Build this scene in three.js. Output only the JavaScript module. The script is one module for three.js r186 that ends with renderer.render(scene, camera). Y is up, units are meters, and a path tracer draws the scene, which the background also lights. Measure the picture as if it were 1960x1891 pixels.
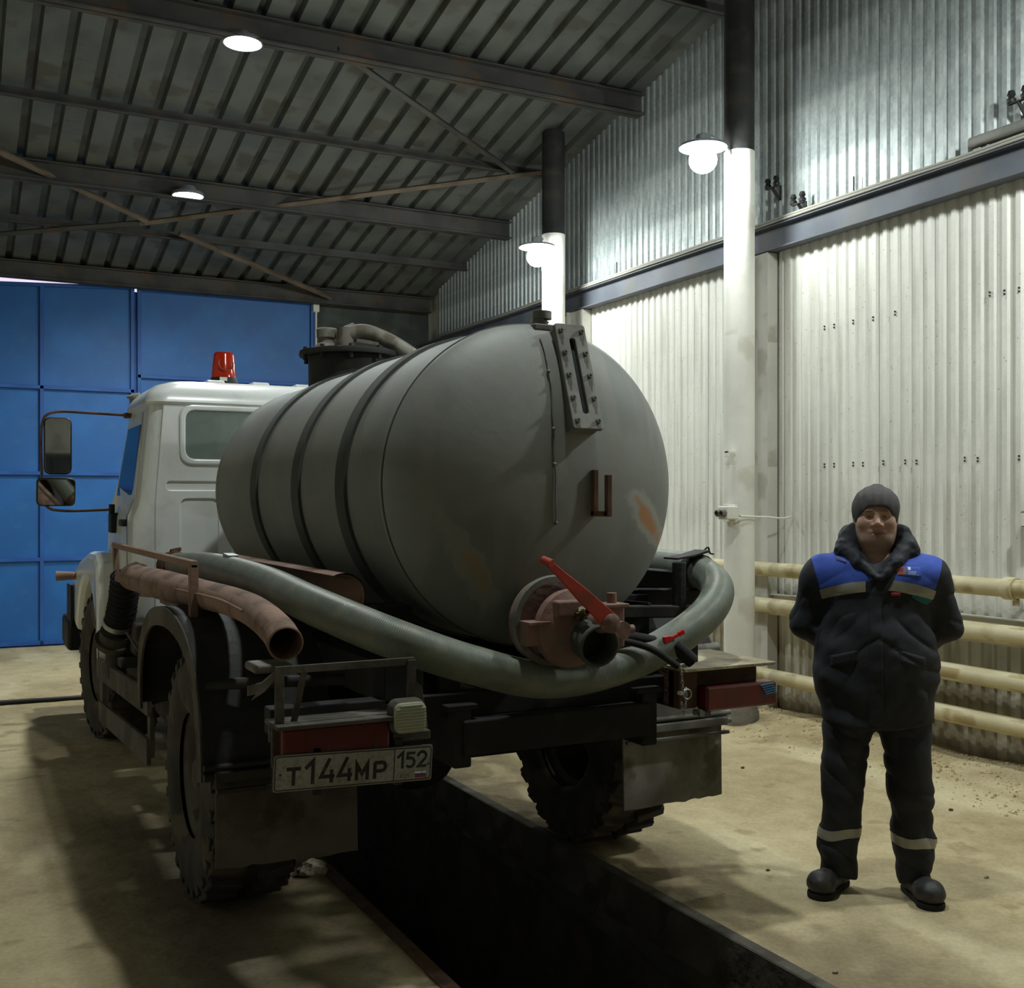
import * as THREE from 'three';
import { RoundedBoxGeometry } from 'three/addons/geometries/RoundedBoxGeometry.js';
import { mergeGeometries, mergeVertices, toCreasedNormals } from 'three/addons/utils/BufferGeometryUtils.js';

// ---------------------------------------------------------------- camera, sky, exposure
// u = metres to the right of the hall axis, h = height, w = metres along the hall; world = (u, h, -w)
const TH = Math.atan(1080 / 2100);
const scene = new THREE.Scene();
const camera = new THREE.PerspectiveCamera(2 * Math.atan(945.5 / 2100) * 180 / Math.PI, 1960 / 1891, 0.05, 60);
camera.position.set(0, 1.70, 0);
camera.rotation.set(0, -TH, 0);
camera.setViewOffset(1960, 1891, 0, -19.5, 1960, 1891);     // lens shift: the horizon lies just under the middle
camera.updateProjectionMatrix();
scene.add(camera);
scene.background = new THREE.Color().setRGB(0.98, 0.86, 1.15);  // overcast daylight, seen only through the slit over the gate

const renderer = new THREE.WebGLRenderer({ antialias: true });
renderer.toneMapping = THREE.LinearToneMapping;
renderer.toneMappingExposure = 0.93;
renderer.shadowMap.enabled = true;
const LAMP = new THREE.Color().setRGB(0.93, 1.0, 0.98);
const I_WALL = 12.5, I_ROOF = 46;

// ---------------------------------------------------------------- helpers
const PI = Math.PI;
const V = (u, h, w) => new THREE.Vector3(u, h, -w);
let seed = 12345;
const rnd = () => { seed = (seed * 1664525 + 1013904223) >>> 0; return seed / 4294967296; };
const hash = (x, y, z = 0) => { let n = (x * 374761393 + y * 668265263 + z * 974634777) | 0; n = Math.imul(n ^ (n >>> 13), 1274126177); return ((n ^ (n >>> 16)) >>> 0) / 4294967296; };
const sm = t => t * t * (3 - 2 * t);
const clamp = (x, a = 0, b = 1) => Math.min(b, Math.max(a, x));
const lerp = (a, b, t) => a + (b - a) * t;
const step = (a, b, x) => sm(clamp((x - a) / (b - a)));
function noise2(x, y, px = 0, py = 0, s = 0) {               // value noise, periodic if px, py are set
  const xi = Math.floor(x), yi = Math.floor(y), fx = sm(x - xi), fy = sm(y - yi);
  const m = (v, p) => p ? ((v % p) + p) % p : v;
  const a = hash(m(xi, px), m(yi, py), s), b = hash(m(xi + 1, px), m(yi, py), s), c = hash(m(xi, px), m(yi + 1, py), s), d = hash(m(xi + 1, px), m(yi + 1, py), s);
  return lerp(lerp(a, b, fx), lerp(c, d, fx), fy);
}
function fbm(x, y, o = 4, p = 0, s = 0) { let a = 0, k = 0.5, t = 0; for (let i = 0; i < o; i++) { a += k * noise2(x, y, p, p, s + i); t += k; x *= 2; y *= 2; p *= 2; k *= 0.5; } return a / t; }
function noise3(x, y, z, s = 0) {
  const xi = Math.floor(x), yi = Math.floor(y), zi = Math.floor(z), fx = sm(x - xi), fy = sm(y - yi), fz = sm(z - zi);
  const H = (i, j, k) => hash(xi + i + s * 57, yi + j, zi + k);
  return lerp(lerp(lerp(H(0, 0, 0), H(1, 0, 0), fx), lerp(H(0, 1, 0), H(1, 1, 0), fx), fy), lerp(lerp(H(0, 0, 1), H(1, 0, 1), fx), lerp(H(0, 1, 1), H(1, 1, 1), fx), fy), fz) - 0.5;
}
// textures -------------------------------------------------------
function dataTex(W, H, fn, srgb = true) {                   // fn(x, y) in 0..1 -> [r, g, b] 0..255
  const d = new Uint8Array(W * H * 4);
  for (let j = 0; j < H; j++) for (let i = 0; i < W; i++) {
    const c = fn((i + 0.5) / W, (j + 0.5) / H), k = (j * W + i) * 4;
    d[k] = clamp(c[0], 0, 255); d[k + 1] = clamp(c[1], 0, 255); d[k + 2] = clamp(c[2], 0, 255); d[k + 3] = 255;
  }
  const t = new THREE.DataTexture(d, W, H); t.wrapS = t.wrapT = THREE.RepeatWrapping; t.magFilter = THREE.LinearFilter; t.minFilter = THREE.LinearMipmapLinearFilter; t.generateMipmaps = true;
  if (srgb) t.colorSpace = THREE.SRGBColorSpace; t.needsUpdate = true; return t;
}
function rep(t, x, y = x) { const c = t.clone(); c.repeat.set(x, y); c.needsUpdate = true; return c; }
const grainTex = dataTex(256, 256, (x, y) => { const v = 255 * (0.55 * fbm(x * 24, y * 24, 3, 24, 3) + 0.45 * hash(x * 256 | 0, y * 256 | 0)); return [v, v, v]; }, false);
const lumpTex = dataTex(256, 256, (x, y) => { const v = 255 * fbm(x * 8, y * 8, 5, 8, 9); return [v, v, v]; }, false);
const mixc = (a, b, t) => [lerp(a[0], b[0], t), lerp(a[1], b[1], t), lerp(a[2], b[2], t)];
// mottled colour tile: base a to b by noise, dirt c by a second noise
const mottle = (a, b, c, amt, fr = 6, s = 0) => dataTex(512, 512, (x, y) => {
  const n = fbm(x * fr, y * fr, 5, fr, s), g = hash(x * 512 | 0, y * 512 | 0, s) - 0.5, d = step(0.55, 0.75, fbm(x * fr * 1.5, y * fr * 1.5, 4, fr * 1.5, s + 40));
  const q = mixc(mixc(a, b, step(0.3, 0.7, n)), c, d * amt); return [q[0] + g * 10, q[1] + g * 10, q[2] + g * 10];
});
const std = (o) => new THREE.MeshStandardMaterial(o);
const lin = (r, g, b) => new THREE.Color().setRGB(r, g, b);
const KEEP = new WeakSet();                                   // materials whose geometry keeps its own uv

const M = {};
M.white = new THREE.MeshPhysicalMaterial({ map: mottle([238, 240, 237], [230, 233, 230], [196, 192, 180], 0.25, 4, 1), roughness: 0.32, clearcoat: 0.5, clearcoatRoughness: 0.2 });
M.whiteDirty = std({ map: mottle([150, 147, 136], [112, 108, 98], [84, 76, 62], 0.8, 5, 2), roughness: 0.75 });
M.black = std({ color: 0x111213, roughness: 0.6 });
M.rubber = std({ map: mottle([38, 38, 37], [28, 28, 28], [70, 64, 52], 0.5, 6, 3), roughness: 0.9, bumpMap: rep(grainTex, 6), bumpScale: 0.002 });
M.tyre = std({ map: mottle([74, 71, 64], [52, 50, 46], [104, 95, 78], 0.7, 5, 4), roughness: 0.95, bumpMap: rep(grainTex, 5), bumpScale: 0.002 });
M.tread = std({ map: mottle([30, 30, 29], [22, 22, 22], [52, 48, 40], 0.4, 5, 44), roughness: 0.95, bumpMap: rep(grainTex, 5), bumpScale: 0.003 });
M.dirt = std({ map: mottle([98, 94, 84], [74, 70, 62], [56, 50, 42], 0.7, 5, 5), roughness: 0.92, bumpMap: rep(lumpTex, 4), bumpScale: 0.004 });
M.darkSteel = std({ map: mottle([46, 46, 44], [32, 32, 31], [66, 58, 46], 0.6, 5, 6), roughness: 0.75, metalness: 0.1, bumpMap: rep(lumpTex, 4), bumpScale: 0.002 });
M.chassis = std({ map: mottle([36, 35, 33], [24, 24, 23], [52, 46, 38], 0.6, 5, 16), roughness: 0.85 });
M.rust = std({ map: mottle([148, 118, 102], [124, 102, 88], [100, 74, 58], 0.7, 5, 7), roughness: 0.85, bumpMap: rep(lumpTex, 5), bumpScale: 0.002 });
M.rustDark = std({ map: mottle([104, 76, 54], [78, 58, 44], [60, 42, 30], 0.7, 6, 8), roughness: 0.85, bumpMap: rep(lumpTex, 6), bumpScale: 0.002 });
M.redDirty = std({ map: mottle([146, 110, 98], [120, 96, 86], [120, 110, 98], 0.8, 5, 9), roughness: 0.8, bumpMap: rep(lumpTex, 6), bumpScale: 0.002 });
M.lever = std({ map: mottle([190, 66, 44], [168, 58, 42], [130, 70, 56], 0.6, 7, 10), roughness: 0.7 });
M.redPlastic = std({ color: 0xd01420, roughness: 0.4 });
M.grey = std({ map: mottle([128, 127, 120], [104, 103, 97], [84, 78, 66], 0.6, 5, 12), roughness: 0.7, bumpMap: rep(lumpTex, 5), bumpScale: 0.001 });
M.zinc = std({ color: 0xa9aca8, roughness: 0.35, metalness: 0.8 });
M.brass = std({ color: 0x665c42, roughness: 0.4, metalness: 0.8 });
M.hoop = std({ map: mottle([74, 76, 70], [60, 62, 57], [88, 84, 74], 0.4, 6, 13), roughness: 0.8 });
M.pipe = std({ map: mottle([206, 196, 160], [190, 178, 140], [150, 128, 84], 0.7, 4, 14), roughness: 0.55, bumpMap: rep(lumpTex, 5), bumpScale: 0.001 });
M.girt = std({ map: mottle([88, 92, 100], [74, 78, 86], [92, 88, 80], 0.5, 4, 15), roughness: 0.65 });
M.cable = std({ color: 0x9a978c, roughness: 0.8 });
M.column = std({ map: mottle([226, 224, 214], [214, 212, 202], [176, 170, 152], 0.45, 3, 17), roughness: 0.6, bumpMap: rep(lumpTex, 2), bumpScale: 0.001 });
M.concrete = std({ map: mottle([120, 116, 104], [96, 92, 82], [70, 66, 58], 0.7, 4, 18), roughness: 0.95, bumpMap: rep(lumpTex, 3), bumpScale: 0.012 });
M.pit = std({ map: mottle([98, 95, 86], [74, 72, 65], [104, 86, 64], 0.6, 4, 19), roughness: 0.9, bumpMap: rep(lumpTex, 2), bumpScale: 0.012 });
M.roof = std({ map: mottle([100, 103, 98], [86, 89, 85], [72, 68, 60], 0.6, 3, 20), roughness: 0.6, metalness: 0.15 });
M.roofSteel = std({ map: mottle([74, 72, 68], [58, 57, 54], [92, 70, 50], 0.6, 4, 21), roughness: 0.75 });
M.brace = std({ map: mottle([112, 98, 82], [92, 80, 68], [78, 64, 50], 0.6, 5, 22), roughness: 0.8 });
M.endWall = std({ map: mottle([78, 84, 80], [64, 70, 66], [54, 56, 50], 0.6, 3, 23), roughness: 0.8 });
M.blue = std({ map: mottle([30, 104, 176], [26, 94, 162], [62, 112, 162], 0.35, 3, 24), roughness: 0.5 });
M.blueRail = std({ map: mottle([34, 92, 170], [26, 80, 154], [52, 92, 146], 0.4, 4, 25), roughness: 0.55 });
M.lintel = std({ map: mottle([150, 132, 84], [120, 104, 66], [84, 72, 50], 0.7, 8, 26), roughness: 0.85, bumpMap: rep(lumpTex, 6), bumpScale: 0.006 });
M.plainWall = std({ map: mottle([196, 194, 184], [180, 178, 168], [150, 144, 128], 0.6, 3, 27), roughness: 0.8 });
M.lampBody = std({ color: 0x8f9296, roughness: 0.5, metalness: 0.5 });
M.glow = std({ color: 0xffffff, emissive: LAMP, emissiveIntensity: 14, roughness: 0.5 });
M.mirror = std({ color: 0xc8ccca, roughness: 0.03, metalness: 1 });
M.glass = new THREE.MeshPhysicalMaterial({ color: 0xdfe8e4, transmission: 0.85, thickness: 0, roughness: 0.06 });
M.darkGlass = std({ color: 0x0b0f12, roughness: 0.08 });
M.curtain = std({ map: mottle([140, 146, 136], [118, 124, 114], [96, 100, 92], 0.5, 6, 28), roughness: 0.95 });
M.redLens = new THREE.MeshPhysicalMaterial({ color: 0xd83a1c, transmission: 0.45, thickness: 0, roughness: 0.12, clearcoat: 0.6 });
M.tailRed = new THREE.MeshPhysicalMaterial({ map: mottle([104, 20, 20], [86, 16, 18], [84, 50, 42], 0.7, 8, 29), roughness: 0.35, clearcoat: 0.3, clearcoatRoughness: 0.4 });
M.lampGlass = new THREE.MeshPhysicalMaterial({ color: 0xa2a58c, roughness: 0.18, clearcoat: 0.8 });
M.stone = std({ map: mottle([188, 178, 152], [150, 140, 116], [110, 100, 82], 0.6, 6, 30), roughness: 0.95, bumpMap: rep(lumpTex, 8), bumpScale: 0.004 });
M.rubble = std({ map: mottle([206, 190, 148], [186, 170, 130], [150, 134, 102], 0.6, 6, 31), roughness: 0.95 });

// geometry --------------------------------------------------------
function prep(g) {
  g = g.index ? g.toNonIndexed() : g;
  for (const k of Object.keys(g.attributes)) if (!['position', 'normal', 'uv'].includes(k)) g.deleteAttribute(k);
  if (!g.attributes.normal) g.computeVertexNormals();
  if (!g.attributes.uv) g.setAttribute('uv', new THREE.BufferAttribute(new Float32Array(g.attributes.position.count * 2), 2));
  return g;
}
function metreUV(g) {                                          // box mapping in metres
  const p = g.attributes.position, uv = g.attributes.uv, a = new THREE.Vector3(), b = new THREE.Vector3(), c = new THREE.Vector3();
  for (let i = 0; i < p.count; i += 3) {
    a.fromBufferAttribute(p, i); b.fromBufferAttribute(p, i + 1); c.fromBufferAttribute(p, i + 2);
    const n = b.clone().sub(a).cross(c.clone().sub(a)), x = Math.abs(n.x), y = Math.abs(n.y), z = Math.abs(n.z);
    for (const [k, v] of [[i, a], [i + 1, b], [i + 2, c]]) uv.setXY(k, x >= y && x >= z ? v.z : v.x, y > x && y > z ? v.z : v.y);
  }
  return g;
}
const OFF = new WeakMap();
const used = {};
function numbered(n) { const k = used[n] = (used[n] ?? -1) + 1; return k ? n + '_' + String(k).padStart(3, '0') : n; }
function offOf(p) { return OFF.get(p) ?? new THREE.Vector3(); }
// merged mesh of world-space geometries under a parent
function add(name, geos, m, parent = scene, label) {
  const g = mergeGeometries([].concat(geos).map(prep));
  if (!KEEP.has(m)) metreUV(g);
  const o = new THREE.Mesh(g, m), f = offOf(parent); g.translate(-f.x, -f.y, -f.z);
  o.castShadow = o.receiveShadow = true; OFF.set(o, f.clone());
  o.name = parent === scene ? numbered(name) : name; parent.add(o);
  if (label) o.userData.label = label;
  return o;
}
function group(name, label, category, pos, grp) {
  const o = new THREE.Group(); o.name = numbered(name); o.position.copy(pos); scene.add(o); OFF.set(o, pos.clone());
  o.userData = { label, category }; if (grp) o.userData.group = grp; return o;
}
function tag(o, label, category, grp) { Object.assign(o.userData, { label, category }); if (grp) o.userData.group = grp; return o; }
function struct(o) { o.userData.kind = 'structure'; return o; }
// re-seat a single mesh so that its origin is at its own base
function seat(o) { o.geometry.computeBoundingBox(); const b = o.geometry.boundingBox, c = new THREE.Vector3((b.min.x + b.max.x) / 2, b.min.y, (b.min.z + b.max.z) / 2); o.geometry.translate(-c.x, -c.y, -c.z); o.position.add(c); for (const k of o.children) k.position.sub(c); OFF.set(o, o.position.clone()); return o; }

function box(u0, u1, h0, h1, w0, w1, r = 0.004) {
  const sx = u1 - u0, sy = h1 - h0, sz = w1 - w0; r = Math.min(r, sx * 0.45, sy * 0.45, sz * 0.45);
  const g = r > 0 ? new RoundedBoxGeometry(sx, sy, sz, 1, r) : new THREE.BoxGeometry(sx, sy, sz);
  return g.translate((u0 + u1) / 2, (h0 + h1) / 2, -(w0 + w1) / 2);
}
const Y = new THREE.Vector3(0, 1, 0);
function along(g, a, b) { return g.applyQuaternion(new THREE.Quaternion().setFromUnitVectors(Y, b.clone().sub(a).normalize())).translate(a.x, a.y, a.z); }
function rod(a, b, r, seg = 12, r1 = r) { const L = a.distanceTo(b); return along(new THREE.CylinderGeometry(r1, r, L, seg).translate(0, L / 2, 0), a, b); }
function bar(a, b, tx, ty = tx, roll = 0) { const L = a.distanceTo(b), g = new RoundedBoxGeometry(tx, L, ty, 1, Math.min(tx, ty) * 0.15).translate(0, L / 2, 0); g.rotateY(roll); return along(g, a, b); }
function lathe(pts, seg = 32) { return toCreasedNormals(new THREE.LatheGeometry(pts.map(p => new THREE.Vector2(Math.max(p[0], 1e-4), p[1])), seg), 0.7); }
function hollow(a, b, ro, ri, seg = 24) { const L = a.distanceTo(b), e = Math.min(0.004, (ro - ri) / 2); return along(lathe([[ri, 0], [ro - e, 0], [ro, e], [ro, L - e], [ro - e, L], [ri, L], [ri, 0]], seg), a, b); }
function tube(pts, r, n = 40, seg = 12, closed = false) { return new THREE.TubeGeometry(new THREE.CatmullRomCurve3(pts, closed, 'centripetal'), n, r, seg, closed); }
function plate(pts, depth, bevel = 0.003, holes = []) {        // polygon in x,y extruded along +z
  const s = pts instanceof THREE.Shape ? pts : new THREE.Shape(pts.map(p => new THREE.Vector2(p[0], p[1])));
  for (const h of holes) s.holes.push(h);
  return new THREE.ExtrudeGeometry(s, { depth: depth - 2 * bevel, bevelEnabled: bevel > 0, bevelThickness: bevel, bevelSize: bevel, bevelOffset: -bevel, bevelSegments: 2, curveSegments: 8 }).translate(0, 0, bevel);
}
function rrect(x0, x1, y0, y1, r, hole = false) {
  const s = hole ? new THREE.Path() : new THREE.Shape();
  s.moveTo(x0 + r, y0); s.lineTo(x1 - r, y0); s.quadraticCurveTo(x1, y0, x1, y0 + r); s.lineTo(x1, y1 - r); s.quadraticCurveTo(x1, y1, x1 - r, y1);
  s.lineTo(x0 + r, y1); s.quadraticCurveTo(x0, y1, x0, y1 - r); s.lineTo(x0, y0 + r); s.quadraticCurveTo(x0, y0, x0 + r, y0); return s;
}
// a plate facing the camera side: x = u, y = h, its far face at w
const facePlate = (pts, w, depth, bevel, holes) => plate(pts, depth, bevel, holes).translate(0, 0, -w);
// a plate lying in the (w, h) plane, thickness along u from u0 to u1
function sidePlate(pts, u0, u1, bevel = 0.003, holes) { return plate(pts, u1 - u0, bevel, holes).applyMatrix4(new THREE.Matrix4().set(0, 0, 1, u0, 0, 1, 0, 0, -1, 0, 0, 0, 0, 0, 0, 1)); }
function bolt(p, dir, r = 0.014, h = 0.014) { return along(new THREE.CylinderGeometry(r, r, h, 6).translate(0, h / 2, 0), p, p.clone().add(dir)); }
// corrugated sheet: prof = [[x, d] ...] over one pitch; spans x0..x1, y 0..L, relief along z
function corrugated(prof, pitch, n, L) {
  const pts = []; for (let i = 0; i < n; i++) for (const [x, d] of prof) pts.push([(i + x) * pitch, d]); pts.push([n * pitch, prof[0][1]]);
  const pos = [], th = 0.0012;
  for (let i = 0; i < pts.length - 1; i++) {
    const [a, da] = pts[i], [b, db] = pts[i + 1];
    pos.push(a, 0, da, b, 0, db, b, L, db, a, 0, da, b, L, db, a, L, da);
    pos.push(a, 0, da - th, b, L, db - th, b, 0, db - th, a, 0, da - th, a, L, da - th, b, L, db - th);
    for (const y of [0, L]) pos.push(a, y, da, b, y, db - th, b, y, db, a, y, da, a, y, da - th, b, y, db - th);
  }
  const g = new THREE.BufferGeometry(); g.setAttribute('position', new THREE.Float32BufferAttribute(pos, 3)); g.computeVertexNormals(); return g;
}
const mat4 = (x, y, z, o) => new THREE.Matrix4().makeBasis(x, y, z).setPosition(o);

// ================================================================ the hall
const U0 = -2.6, U1 = 5.95, W0 = -4.2, W1 = 14.3, PL = 1.595, PR = 2.72, PW0 = -1.2, PW1 = 10.6, RIDGE = 1.5;
const roofH = w => 4.5 + 0.21 * (14.3 - w);

// floor: trodden sandy concrete, with the inspection pit left open
{
  const W = U1 - U0 + 0.4, L = W1 - W0 + 0.4;
  const tex = dataTex(800, 1760, (x, y) => {
    const u = U0 - 0.2 + x * W, w = W0 - 0.2 + y * L;
    const a = fbm(u * 0.9, w * 0.9, 4, 0, 1), b = fbm(u * 2.3 + 7, w * 0.9, 4, 0, 5), f = fbm(u * 9, w * 9, 3, 0, 8);
    let c = mixc([192, 176, 138], [168, 152, 116], step(0.3, 0.7, a));
    c = mixc(c, [207, 194, 158], 0.8 * step(0.52, 0.72, b));
    c = mixc(c, [150, 132, 96], 0.45 * step(0.55, 0.78, fbm(u * 1.7 + 30, w * 0.6, 4, 0, 11)));
    // wheel tracks and oil by the pit; left track deepened with painted truck shadow
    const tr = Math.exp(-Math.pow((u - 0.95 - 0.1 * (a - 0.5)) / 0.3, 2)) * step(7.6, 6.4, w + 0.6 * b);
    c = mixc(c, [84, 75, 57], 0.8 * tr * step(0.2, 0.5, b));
    c = mixc(c, [92, 82, 64], 0.7 * step(0.25, 0.0, Math.abs(u - 1.45)) * step(0.45, 0.6, fbm(u * 3, w * 2, 4, 0, 21)));
    c = mixc(c, [112, 98, 74], 0.6 * step(0.35, 0.0, Math.abs(u - 2.95) - 0.1) * step(0.42, 0.62, fbm(u * 2.6, w * 1.6, 4, 0, 23)));
    const dk = step(0.7, 0.8, fbm(u * 6 + 3, w * 6, 3, 0, 31)); c = mixc(c, [130, 114, 84], 0.4 * dk);
    const g = (hash(x * 800 | 0, y * 1760 | 0) - 0.5) * 16 + (f - 0.5) * 26;
    return [c[0] + g, c[1] + g, c[2] + g * 0.9];
  });
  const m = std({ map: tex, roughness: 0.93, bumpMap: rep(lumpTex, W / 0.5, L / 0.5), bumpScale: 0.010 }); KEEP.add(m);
  const hgt = (u, w) => {
    let h = 0.012 * (fbm(u * 2.2, w * 2.2, 4, 0, 3) - 0.5) + 0.006 * (fbm(u * 11, w * 11, 2, 0, 4) - 0.5);
    h *= step(0, 0.12, Math.max(PL - u, u - PR, PW0 - w, w - PW1));
    h += step(5.2, 5.85, u) * (0.05 + 0.06 * fbm(u * 3, w * 2.4, 4, 0, 6)) ;       // swept-up rubble along the wall
    return h;
  };
  const patch = (ua, ub, wa, wb, st) => {
    const nx = Math.max(2, Math.round((ub - ua) / st)), ny = Math.max(2, Math.round((wb - wa) / st)), g = new THREE.PlaneGeometry(1, 1, nx, ny), p = g.attributes.position, uv = g.attributes.uv;
    for (let i = 0; i < p.count; i++) { const u = lerp(ua, ub, p.getX(i) + 0.5), w = lerp(wa, wb, p.getY(i) + 0.5); p.setXYZ(i, u, hgt(u, w), -w); uv.setXY(i, (u - U0 + 0.2) / W, (w - W0 + 0.2) / L); }
    g.computeVertexNormals(); return g;
  };
  const slab = (ua, ub, wa, wb) => box(ua, ub, -0.2, -0.012, wa, wb, 0);
  const us = U0 - 0.2, ue = U1 + 0.2, ws = W0 - 0.2, we = W1 + 0.2;
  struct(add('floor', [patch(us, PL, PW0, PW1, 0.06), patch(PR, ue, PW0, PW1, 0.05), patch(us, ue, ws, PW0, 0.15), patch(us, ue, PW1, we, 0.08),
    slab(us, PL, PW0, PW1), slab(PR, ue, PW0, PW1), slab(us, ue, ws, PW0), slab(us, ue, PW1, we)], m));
}
// inspection pit
{
  const D = -1.45;
  struct(add('floor_pit', box(PL - 0.3, PR + 0.3, D - 0.15, D, PW0 - 0.2, PW1 + 0.2, 0), M.pit));
  struct(add('wall_pit_left', box(PL - 0.25, PL - 0.02, D, -0.2, PW0, PW1, 0), M.pit));
  const right = [box(PR + 0.06, PR + 0.3, D, -0.2, PW0, PW1, 0)];
  // ragged broken ledge under the steel edge on the right
  const led = new THREE.BoxGeometry(0.16, 0.1, 1, 2, 3, 220), p = led.attributes.position;
  for (let i = 0; i < p.count; i++) { const x = p.getX(i), y = p.getY(i), w = lerp(PW0, PW1, p.getZ(i) + 0.5); p.setXYZ(i, PR + 0.08 + x * 0.9 + (x < 0 ? 0.07 * (fbm(w * 7, y * 30, 3, 0, 2) - 0.6) : 0), -0.25 + y + (y < 0 ? 0.09 * (fbm(w * 5, 3, 4, 0, 7) - 0.3) : 0), -w); }
  led.computeVertexNormals();
  struct(add('wall_pit_right', [...right, led], M.pit));
  struct(add('wall_pit_far', box(PL - 0.25, PR + 0.3, D, -0.02, PW1, PW1 + 0.2, 0), M.pit));
  struct(add('wall_pit_near', box(PL - 0.25, PR + 0.3, D, -0.02, PW0 - 0.2, PW0, 0), M.pit));
  const angle = (u, s) => [box(Math.min(u, u - s * 0.055), Math.max(u, u - s * 0.055), -0.006, 0.006, PW0, PW1, 0.002), box(Math.min(u, u + s * 0.006), Math.max(u, u + s * 0.006), -0.2, 0.004, PW0, PW1, 0.001)];
  struct(add('trim_1', angle(PL, 1), M.rustDark));
  struct(add('trim_2', angle(PR, -1), M.dirt));
}

// right wall: painted profiled sheets below, bare galvanised sheets above a steel girt
const wallR = struct(add('wall_right', box(6.03, 6.25, 0, 6.9, W0, W1 + 0.2, 0), M.plainWall));
{
  const prof = [[0, 0], [0.42, 0], [0.52, 0.017], [0.88, 0.017]];
  const pal = [];
  for (let v = 0; v < 2; v++) {
    const t = dataTex(512, 512, (x, y) => {                    // 4 m x 4 m
      const u = x * 4, h = y * 4, a = fbm(x * 6, y * 6, 4, 6, v * 5), s = fbm(x * 40, y * 5, 4, 5, 3 + v), sp = step(0.40, 0.62, fbm(x * 24, y * 10, 4, 2, 60 + v));
      let c = mixc([224, 223, 214], [210, 209, 200], step(0.3, 0.7, a));
      c = mixc(c, [176, 172, 158], 0.4 * step(0.56, 0.8, s));
      // splash-up of grey-brown dirt on the lowest metre, ragged edge
      const edge = 0.32 + 0.55 * (fbm(x * 32, 1, 4, 32, 80 + v)) + 0.15 * s;
      c = mixc(c, [134, 124, 100], 0.8 * step(edge + 0.12, edge - 0.25, h) * (0.55 + 0.45 * sp));
      const dot = hash(x * 512 | 0, y * 512 | 0, v) > 0.9975 ? 0.55 : 0; c = mixc(c, [96, 92, 84], dot);
      const g = (hash(x * 512 | 0, y * 512 | 0, 7) - 0.5) * 7; return [c[0] + g, c[1] + g, c[2] + g];
    });
    t.repeat.set(0.25, 0.25); t.offset.set(0, 0);
    pal.push(std({ map: t, roughness: 0.62, bumpMap: rep(lumpTex, 1.5), bumpScale: 0.004 }));
  }
  const galv = [0, 1].map(v => { const t = dataTex(256, 256, (x, y) => { const a = fbm(x * 16, y * 12, 4, 4, v * 9), b = hash(x * 64 | 0, y * 64 | 0, v), c = mixc([172, 178, 176], [150, 157, 156], step(0.3, 0.7, a)), k = (b - 0.5) * 14; return [c[0] + k, c[1] + k, c[2] + k]; }); t.repeat.set(0.7, 0.7); return std({ map: t, metalness: 0.35, roughness: 0.5 }); });
  const bot = corrugated(prof, 0.1, 10, 3.70), n = 18;
  for (let i = 0; i < n; i++) {
    const w = W0 + i * 1.0 + 0.02, top = roofH(Math.max(w, RIDGE)) + 0.15;
    // x runs against w, relief towards the hall (-u)
    const place = (g, h) => g.applyMatrix4(mat4(new THREE.Vector3(0, 0, 1), Y, new THREE.Vector3(-1, 0, 0), V(5.965 + 0.003 * (i % 2), h, w + 1)));
    if (!(w < 6.72 && w + 1 > 6.9)) add('painted_sheet', place(bot.clone(), 0.05), pal[i % 2], wallR);
    else add('painted_sheet', place(corrugated(prof, 0.1, 7, 3.70), 0.05), pal[i % 2], wallR);
    add('galvanised_sheet', place(corrugated(prof, 0.1, 10, top - 3.74), 3.74), galv[(i * 7 % 5) % 2], wallR);
  }
  // girt: channel with its flanges to the hall
  add('girt_beam', [box(5.9, 5.955, 3.73, 3.92, W0, W1, 0.003), box(5.84, 5.93, 3.915, 3.925, W0, W1, 0.002), box(5.83, 5.93, 3.725, 3.737, W0, W1, 0.002)], M.girt, wallR);
  add('girt_beam', [box(5.9, 5.945, 0.82, 0.98, W0, W1, 0.003), box(5.86, 5.93, 0.975, 0.983, W0, W1, 0.002), box(5.86, 5.93, 0.817, 0.825, W0, W1, 0.002)], M.column, wallR);
  for (const w of [7.02, 9.9]) add('wall_post', [box(5.84, 5.945, 0.04, 3.72, w - 0.14, w + 0.13, 0.004), box(5.80, 5.85, 0.04, 3.72, w + 0.10, w + 0.13, 0.003)], M.plainWall, wallR);
  // paired fixing screws
  const sg = new THREE.CylinderGeometry(0.006, 0.007, 0.008, 6).rotateZ(PI / 2);
  for (const h of [3.05, 2.0]) for (let k = 0; k < 22; k++) { const w = 4.35 + k * 0.1 + 0.02 * (hash(k, 3) - 0.5); if (hash(k, h * 10 | 0) < 0.45) continue; add('screw', [0, 1].map(q => sg.clone().translate(5.944, h - q * 0.022 + 0.01 * hash(k, 5), -w)), M.darkSteel, wallR); }
}
// far wall with the gate opening, near wall, left wall
struct(add('wall_far', [box(U0 - 0.2, -0.19, 0, 5.2, W1, W1 + 0.25, 0), box(4.38, U1 + 0.3, 0, 5.2, W1, W1 + 0.25, 0), box(-0.19, 4.38, 4.47, 5.2, W1, W1 + 0.25, 0)], M.endWall));
struct(add('wall_left', box(U0 - 0.25, U0, 0, 7.3, W0, W1 + 0.2, 0), M.plainWall));
struct(add('wall_near', box(U0 - 0.2, U1 + 0.3, 2.95, 7.3, W0 - 0.25, W0, 0), M.plainWall));
struct(add('door_2', [box(U0 - 0.2, U1 + 0.3, 0, 2.95, W0 - 0.25, W0, 0), ...[-1.2, 0.4, 2.0, 3.6].map(u => box(u - 0.03, u + 0.03, 0, 2.95, W0, W0 + 0.04)), box(U0, U1, 2.86, 2.95, W0, W0 + 0.05)], M.endWall));
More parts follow.
